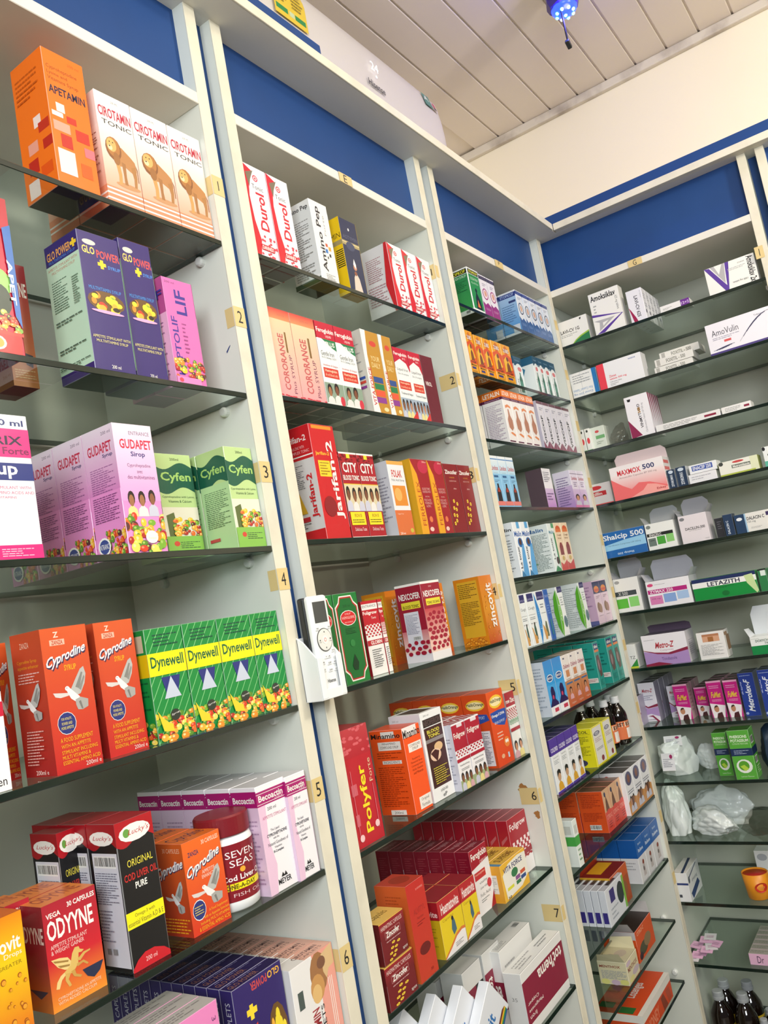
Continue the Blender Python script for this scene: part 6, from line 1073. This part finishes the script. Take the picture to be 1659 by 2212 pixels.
# orange cup
t = thing('plastic_cup', 'orange cup with red inside and red badge, eleventh shelf, right wall', 'cup', (2.51, -.205, .5295))
bm = lathe(bmesh.new(), [(.026, 0), (.029, .003), (.0355, .07), (.0335, .07), (.027, .004)], 36); obj('cup_body', bm, mat('orange_plastic', 'e89420', .4), t, smooth=True)
bm = lathe(bmesh.new(), [(.0260, .005), (.0330, .066)], 36); obj('red_lining', bm, mat('red_plastic', 'b82c24', .4), t, smooth=True)
pm = PM()
def cyl(u, v, e):
    z = .022+(1-v)*.028; q = .029+(z-.003)*.0065/.067+.0016+e; a = (u-.5)*1.1+.55
    return (-q*math.cos(a), -q*math.sin(a), z)
pm.marks([E(.5, .5, .48, .48, 'c8301c', 22), X('cup', .25, .35, .75, .65, 'e8a048', 0, 1)], cyl, 2e-4)
o = bpy.data.objects.new('badge', pm.mesh('badge')); COL.objects.link(o); o.parent = t
# ================================================================ bags, slips, sachets
def bag(name, x, y, z, sx, sy, sz, seed, label, m, grp=None, amp=.28, tie=0):
    rr = random.Random(seed); bm = bmesh.new(); bmesh.ops.create_icosphere(bm, subdivisions=6, radius=1)
    pl_ = [(Vector((rr.gauss(0, 1), rr.gauss(0, 1), rr.gauss(0, .8))).normalized(), rr.uniform(.62, .95)) for _ in range(20)]
    fo = [(Vector((rr.gauss(0, 1), rr.gauss(0, 1), rr.gauss(0, 1))).normalized(), rr.uniform(4, 9), rr.uniform(0, 6)) for _ in range(7)]
    for v in bm.verts:
        n = v.co.normalized(); f = 1.05
        for dv, hh in pl_:
            q = n.dot(dv)
            if q > .2: f = min(f, hh/q)
        for dv, fr, ph in fo: f += amp*.09*abs(math.sin(n.dot(dv)*fr+ph))
        if tie and n.z > .5: f *= 1+(n.z-.5)*tie
        c = n*f
        v.co = Vector((c.x*sx, c.y*sy, max(c.z, -.6)*sz+.6*sz))
        if tie and n.z > .6: v.co.x *= 1-(n.z-.6)*1.3; v.co.y *= 1-(n.z-.6)*1.3
    o = obj(name, bm, m, None, (x, y, z), rr.uniform(-.5, .5), smooth=True); return tag(o, label, 'plastic bag', grp)
GB = 'crumpled polythene bags on the right wall shelves'
bag('polythene_bag', 2.565, -.040, .8681, .060, .058, .070, 3, 'crumpled white polythene bag with paper slips, ninth shelf, right wall', BAG, GB)
bag('polythene_bag', 2.61, -.132, .8681, .040, .036, .048, 8, 'small pale polythene bag right of slip bag, ninth shelf', BAG, GB)
bag('polythene_bag', 2.54, -.012, .7012, .045, .033, .08, 5, 'upright white polythene bag with knotted top, tenth shelf, right wall', BAG, GB, .6, .5)
bag('polythene_bag', 2.535, -.118, .7012, .045, .066, .040, 12, 'wide flat white polythene bag, tenth shelf, right wall', BAG, GB, .5)
bag('polythene_bag', 2.632, -.118, .7012, .034, .085, .062, 15, 'pale polythene bag behind the wide flat one, tenth shelf', BAG, GB, .5)
bag('clear_bag', 2.53, -.255, .7012, .06, .064, .038, 21, 'clear plastic bag of small packs at right edge, tenth shelf', CLEAR, None, .3)
bag('clear_bag', 2.53, -.090, 1.8722, .03, .034, .042, 25, 'clear plastic bag between green and maroon cartons, third shelf', CLEAR, None, .3)
bag('dark_pouch', 2.56, -.318, .8681, .05, .04, .075, 33, 'dark navy pouch behind green cartons, ninth shelf, right wall', mat('navy_pouch', '20344c', .5), None, .2)
def slip(x, y, z, w, h, rz, tilt, label, ov='a02460', name='paper_slip', base='e4e4e8', grp=None):
    pm = PM(); fn = lambda u, v, e: ((u-.5)*w, -e, (.5-v)*h)
    pm.poly([(-w/2, .0006, -h/2), (w/2, .0006, -h/2), (w/2, .0006, h/2), (-w/2, .0006, h/2)], [hx(base)]*4)
    pm.marks([R(0, 0, 1, 1, base)]+([E(.75, .2, .12, .12, ov), L(.12, .3, .85, .8, 5, '8c8c98')] if ov else [L(.2, .3, .8, .7, 2, 'b080a0')]), fn, 1e-4)
    o = bpy.data.objects.new(name, pm.mesh(name)); COL.objects.link(o); o.location = (x, y, z); o.rotation_euler = (tilt, 0, rz)
    return tag(o, label, 'paper slip' if name == 'paper_slip' else 'sachet', grp)
slip(2.498, -.035, .915, .038, .05, -1.57, -.22, 'printed paper slip with magenta oval in front of white bag', grp='printed slips on the white bag')
slip(2.535, -.050, .968, .052, .03, -1.45, -.35, 'printed paper slip with magenta oval lying on top of bag', grp='printed slips on the white bag')
rr = random.Random(9)
for i in range(10):
    w = .034; x = 2.47+.013*(i % 5)+.02*(i//5); y = .0+.005-.010*(i % 4)-.028*(i//5); z = .3585+.0035*i+.004
    slip(x, y, z+.004, w, .03, -1.57+rr.uniform(-.3, .3), -1.35, 'pink clear topped sachet, %s up in the spilled pile, twelfth shelf' % ORD[i], None, 'sachet', 'e4b4d4' if i % 3 else 'dcd8dc', 'pink sachets in a loose pile')
# ================================================================ air conditioner
ac = thing('air_conditioner', 'white wall air conditioner above the cornice showing 24', 'air conditioner', (0, 0, 0))
prof = [(YW-.002, 2.70), (.20, 2.70), (.145, 2.725), (.122, 2.77), (.115, 2.85), (.118, 2.93), (.130, 2.985), (.160, 3.025), (.21, 3.04), (YW-.002, 3.045)]
x0, x1 = 1.13, 2.205; bm = bmesh.new(); secs = []
for x, s in ((x0, .80), (x0+.008, .93), (x0+.03, 1), (x1-.09, 1), (x1-.035, .985), (x1-.010, .93), (x1, .82)):
    secs.append([bm.verts.new((x, YW-(YW-y)*s, 2.87+(z-2.87)*(s*.4+.6))) for y, z in prof])
for a, b in zip(secs[:-1], secs[1:]):
    for i in range(len(prof)-1): bm.faces.new((a[i], b[i], b[i+1], a[i+1]))
bm.faces.new(secs[0]); bm.faces.new(list(reversed(secs[-1])))
bmesh.ops.recalc_face_normals(bm, faces=bm.faces)
o = obj('casing', bm, ACM, ac, smooth=True)
md = o.modifiers.new('sub', 'SUBSURF'); md.levels = md.render_levels = 2
def acf(cx, cz, w, h): return lambda u, v, e: (cx+(u-.5)*w, .1125-e-.0*v+(.004 if cz > 2.9 else 0), cz+(.5-v)*h)
pm = PM(); pm.marks([X('Hisense', 0, 0, 1, 1, '505050', 0, 1)], acf(1.790, 2.853, .078, .019), 1e-4)
o = bpy.data.objects.new('brand_lettering', pm.mesh('brand_lettering')); COL.objects.link(o); o.parent = ac
bm = bmesh.new(); gv, gf = glyphs('24'); vs = [bm.verts.new((1.776+x*.036, .1122, 2.899+y*.024)) for x, y in gv]
for f in gf: bm.faces.new([vs[i] for i in f])
for x in (1.796,):
    c = bm.verts.new((x, .1118, 2.883)); ring = [bm.verts.new((x+.004*math.cos(a), .1118, 2.883+.004*math.sin(a))) for a in [i*.785 for i in range(8)]]
    for i in range(8): bm.faces.new((c, ring[i], ring[(i+1) % 8]))
obj('display_digits', bm, mat('display_light', 'ffffff', .5, emit='ffffff', estr=.9), ac)
pm = PM(); N = 12
def pst(u, v, e):
    z = 3.02-.164*v; y = .113 if z < 2.93 else .113+(z-2.93)*.32
    return (1.392+u*.117, y-e, z)
for i in range(N): pm.poly([pst(0, i/N, 0), pst(1, i/N, 0), pst(1, (i+1)/N, 0), pst(0, (i+1)/N, 0)], [hx('e8c83c')]*4)
pm.marks([R(.05, .84, .4, .92, '2c8c4c'), R(.45, .84, .6, .92, 'c8d8b0'), R(.62, .84, .95, .92, '2c8c4c'), L(.1, .45, .45, .78, 6, '8c7828'), L(.55, .45, .9, .78, 6, '8c7828'), R(.1, .1, .9, .3, '2c8c4c'), X('ENERGY', .15, .13, .85, .27, 'e8e8d0', 0, 1), E(.75, .36, .12, .05, '4c2c1c')], pst, 1e-4)
o = bpy.data.objects.new('energy_label', pm.mesh('energy_label')); COL.objects.link(o); o.parent = ac
pm = PM(); fn = lambda u, v, e: (2.078+u*.07, .1185+.25*(.045*(1-v))-e, 2.935+.045*(1-v)); 
pm.marks([R(0, 0, .6, 1, '4c8c84'), X('A', .1, .1, .5, .5, W, 0, 1), R(.62, .3, 1, 1, 'd8c8c8'), E(.8, .6, .12, .25, 'c05060'), R(.7, .75, .9, .95, '404848')], lambda u, v, e: fn(u, v, e), 2e-4)
o = bpy.data.objects.new('corner_sticker', pm.mesh('corner_sticker')); COL.objects.link(o); o.parent = ac
# ================================================================ ceiling party light
sp = thing('ceiling_light', 'blue glowing party light with short rod on the plank ceiling', 'light', (2.190, -.298, ZC-.002))
bm = lathe(bmesh.new(), [(.05, 0), (.05, -.012), (.03, -.02), (.02, -.028)], 24); bmesh.ops.reverse_faces(bm, faces=bm.faces); obj('ceiling_rose', bm, DKP, sp, smooth=False)
PUR = mat('violet_plastic', '3c2c84', .3, .5)
bm = lathe(bmesh.new(), [(.034, -.025), (.046, -.04), (.048, -.075), (.042, -.09), (.036, -.094)], 8); bmesh.ops.reverse_faces(bm, faces=bm.faces); obj('housing', bm, PUR, sp)
bm = bmesh.new(); bmesh.ops.create_uvsphere(bm, u_segments=24, v_segments=14, radius=.036); bmesh.ops.scale(bm, verts=bm.verts, vec=(1, 1, .62)); bmesh.ops.translate(bm, verts=bm.verts, vec=(0, 0, -.092))
lens = obj('lens', bm, mat('blue_lens', '1010c0', .3, emit='1428ff', estr=7), sp, smooth=True)
for k in range(9):
    a = k*.785; q = (0 if k == 8 else .024); bm = bmesh.new(); bmesh.ops.create_uvsphere(bm, u_segments=10, v_segments=8, radius=.0048)
    obj('led', bm, mat('led_glow', 'ffffff', .4, emit='c8d8ff' if k % 3 else '20c8ff', estr=9) if k < 2 else bpy.data.materials['led_glow'], lens, (q*math.cos(a), q*math.sin(a), -.092-.022*math.sqrt(max(0, 1-(q/.036)**2))), smooth=True)
bm = bmesh.new(); bmesh.ops.create_cone(bm, segments=10, radius1=.0028, radius2=.0028, depth=.10); obj('rod', bm, DKP, sp, (-.022, .004, -.160))
obj('rod_tip', box(-.012, -.006, -.006, .012, .006, .006, .002), DKP, sp, (-.022, .004, -.212), rot=(0, .5, 0))
pl = bpy.data.lights.new('blue_glow', 'POINT'); pl.energy = 1.3; pl.color = (.12, .10, 1); pl.shadow_soft_size = .02
po = bpy.data.objects.new('blue_glow', pl); COL.objects.link(po); po.location = (2.165, -.32, ZC-.13)
# ================================================================ remote control in its holder
h = thing('remote_holder', 'white plastic remote holder stuck between left and middle bays', 'holder', (1.008, -.0015, 1.385))
W2, D2, H2 = .030, .034, .088
bm = bmesh.new(); bx(bm, -W2, -.003, .0, W2, 0, H2+.01, .001)
obj('back_plate', bm, WPL, h)
bm = bmesh.new(); bx(bm, -W2, -D2, 0, W2, 0, .006, .003); obj('base', bm, WPL, h)
for s in (-1, 1):
    bm = bmesh.new(); v = [(-D2, 0), (0, 0), (0, H2+.012), (-D2*.35, H2+.004), (-D2, H2*.74)]
    a = [bm.verts.new((s*W2, y, z)) for y, z in v]; b = [bm.verts.new((s*(W2-.0025), y, z)) for y, z in v]
    bm.faces.new(a); bm.faces.new(list(reversed(b)))
    for i in range(5): bm.faces.new((a[i], b[i], b[(i+1) % 5], a[(i+1) % 5]))
    bmesh.ops.recalc_face_normals(bm, faces=bm.faces); bmesh.ops.bevel(bm, geom=bm.edges[:], offset=.0008, segments=2, affect='EDGES')
    obj('side_wall', bm, WPL, h)
    bm = bmesh.new(); bx(bm, min(s*W2, s*(W2-.013)), -D2-.002, .002, max(s*W2, s*(W2-.013)), -D2+.0005, H2*.74, .0012); obj('front_lip', bm, WPL, h)
bm = bmesh.new(); bx(bm, -W2+.0004, -D2-.0016, .0004, W2-.0004, -D2+.0009, .016, .001); obj('front_rail', bm, WPL, h)
r = thing('remote_control', 'white air conditioner remote with grey screen standing in its holder', 'remote control', (1.010, -.017, 1.3925))
RW, RD, RH = .0235, .011, .152
obj('back_shell', box(-RW+.001, -.003, .001, RW-.001, RD, RH-.001, .004, 3), DKP, r)
obj('front_shell', box(-RW, -.0145, 0, RW, -.003, RH, .0055, 4), WPL, r, smooth=False)
obj('screen', box(-.0155, -.0150, .109, .0155, -.0143, .142, .0003, 1), mat('lcd', '4a4c4c', .15, .6), r)
bm = bmesh.new(); lathe(bm, [(.0182, 0), (.0182, .0006), (.0172, .0008)], 36); bmesh.ops.rotate(bm, verts=bm.verts, cent=(0, 0, 0), matrix=Matrix.Rotation(math.pi/2, 3, 'X'))
dial = obj('dial_ring', bm, mat('ring_grey', '5c5c58', .4), r, (0, -.0146, .082))
bm = bmesh.new(); lathe(bm, [(.0168, 0), (.0168, .0012), (.016, .0014)], 36); bmesh.ops.rotate(bm, verts=bm.verts, cent=(0, 0, 0), matrix=Matrix.Rotation(math.pi/2, 3, 'X')); obj('dial_face', bm, mat('dial_white', 'e4e4de', .4), r, (0, -.0146, .082))
pm = PM(); fn = lambda u, v, e: ((u-.5)*.0336, -.0162-e, .082+(.5-v)*.0336)
pm.marks([E(.5, .5, .2, .2, 'f0eeea', 20), E(.5, .5, .09, .09, 'd8806c', 14), E(.5, .5, .06, .06, 'f0eeea', 14), G([(.46, .16), (.54, .16), (.5, .09)], K), G([(.46, .84), (.54, .84), (.5, .91)], K), E(.12, .5, .035, .035, K, 8), X('MODE', .04, .57, .2, .61, '404040'), X('FAN', .8, .57, .94, .61, '404040'), E(.87, .48, .04, .04, K, 6)], fn, 6e-5)
o = bpy.data.objects.new('dial_print', pm.mesh('dial_print')); COL.objects.link(o); o.parent = r
pm = PM(); fn = lambda u, v, e: ((u-.5)*.04, -.01455-e, .004+(1-v)*.12)
pm.marks([X('Hisense', .28, .85, .78, .9, '303034', 0, 1)], fn, 6e-5)
o = bpy.data.objects.new('brand_lettering', pm.mesh('brand_lettering')); COL.objects.link(o); o.parent = r
for x, z, w_, s_ in ((-.014, .1005, .007, 'SWING'), (.014, .1005, .007, 'POWER'), (.015, .064, .007, 'ECO'), (.0, .056, .016, '>  A'), (-.014, .048, .010, 'TIME'), (.002, .046, .010, 'SLEEP'), (.016, .046, .010, 'MUTE'), (-.014, .037, .010, 'LOCK'), (.002, .035, .010, 'DIM'), (.016, .035, .010, 'CLOCK')):
    b = obj('button', box(-w_/2, -.0158, -.003, w_/2, -.0144, .003, .0006, 2), WPL, r, (x, 0, z))
    pm = PM(); pm.marks([X(s_, .15, .3, .85, .7, '303030')], lambda u, v, e: ((u-.5)*w_, -.0159-e, (.5-v)*.006), 5e-5)
    q = bpy.data.objects.new('button_print', pm.mesh('button_print')); COL.objects.link(q); q.parent = b
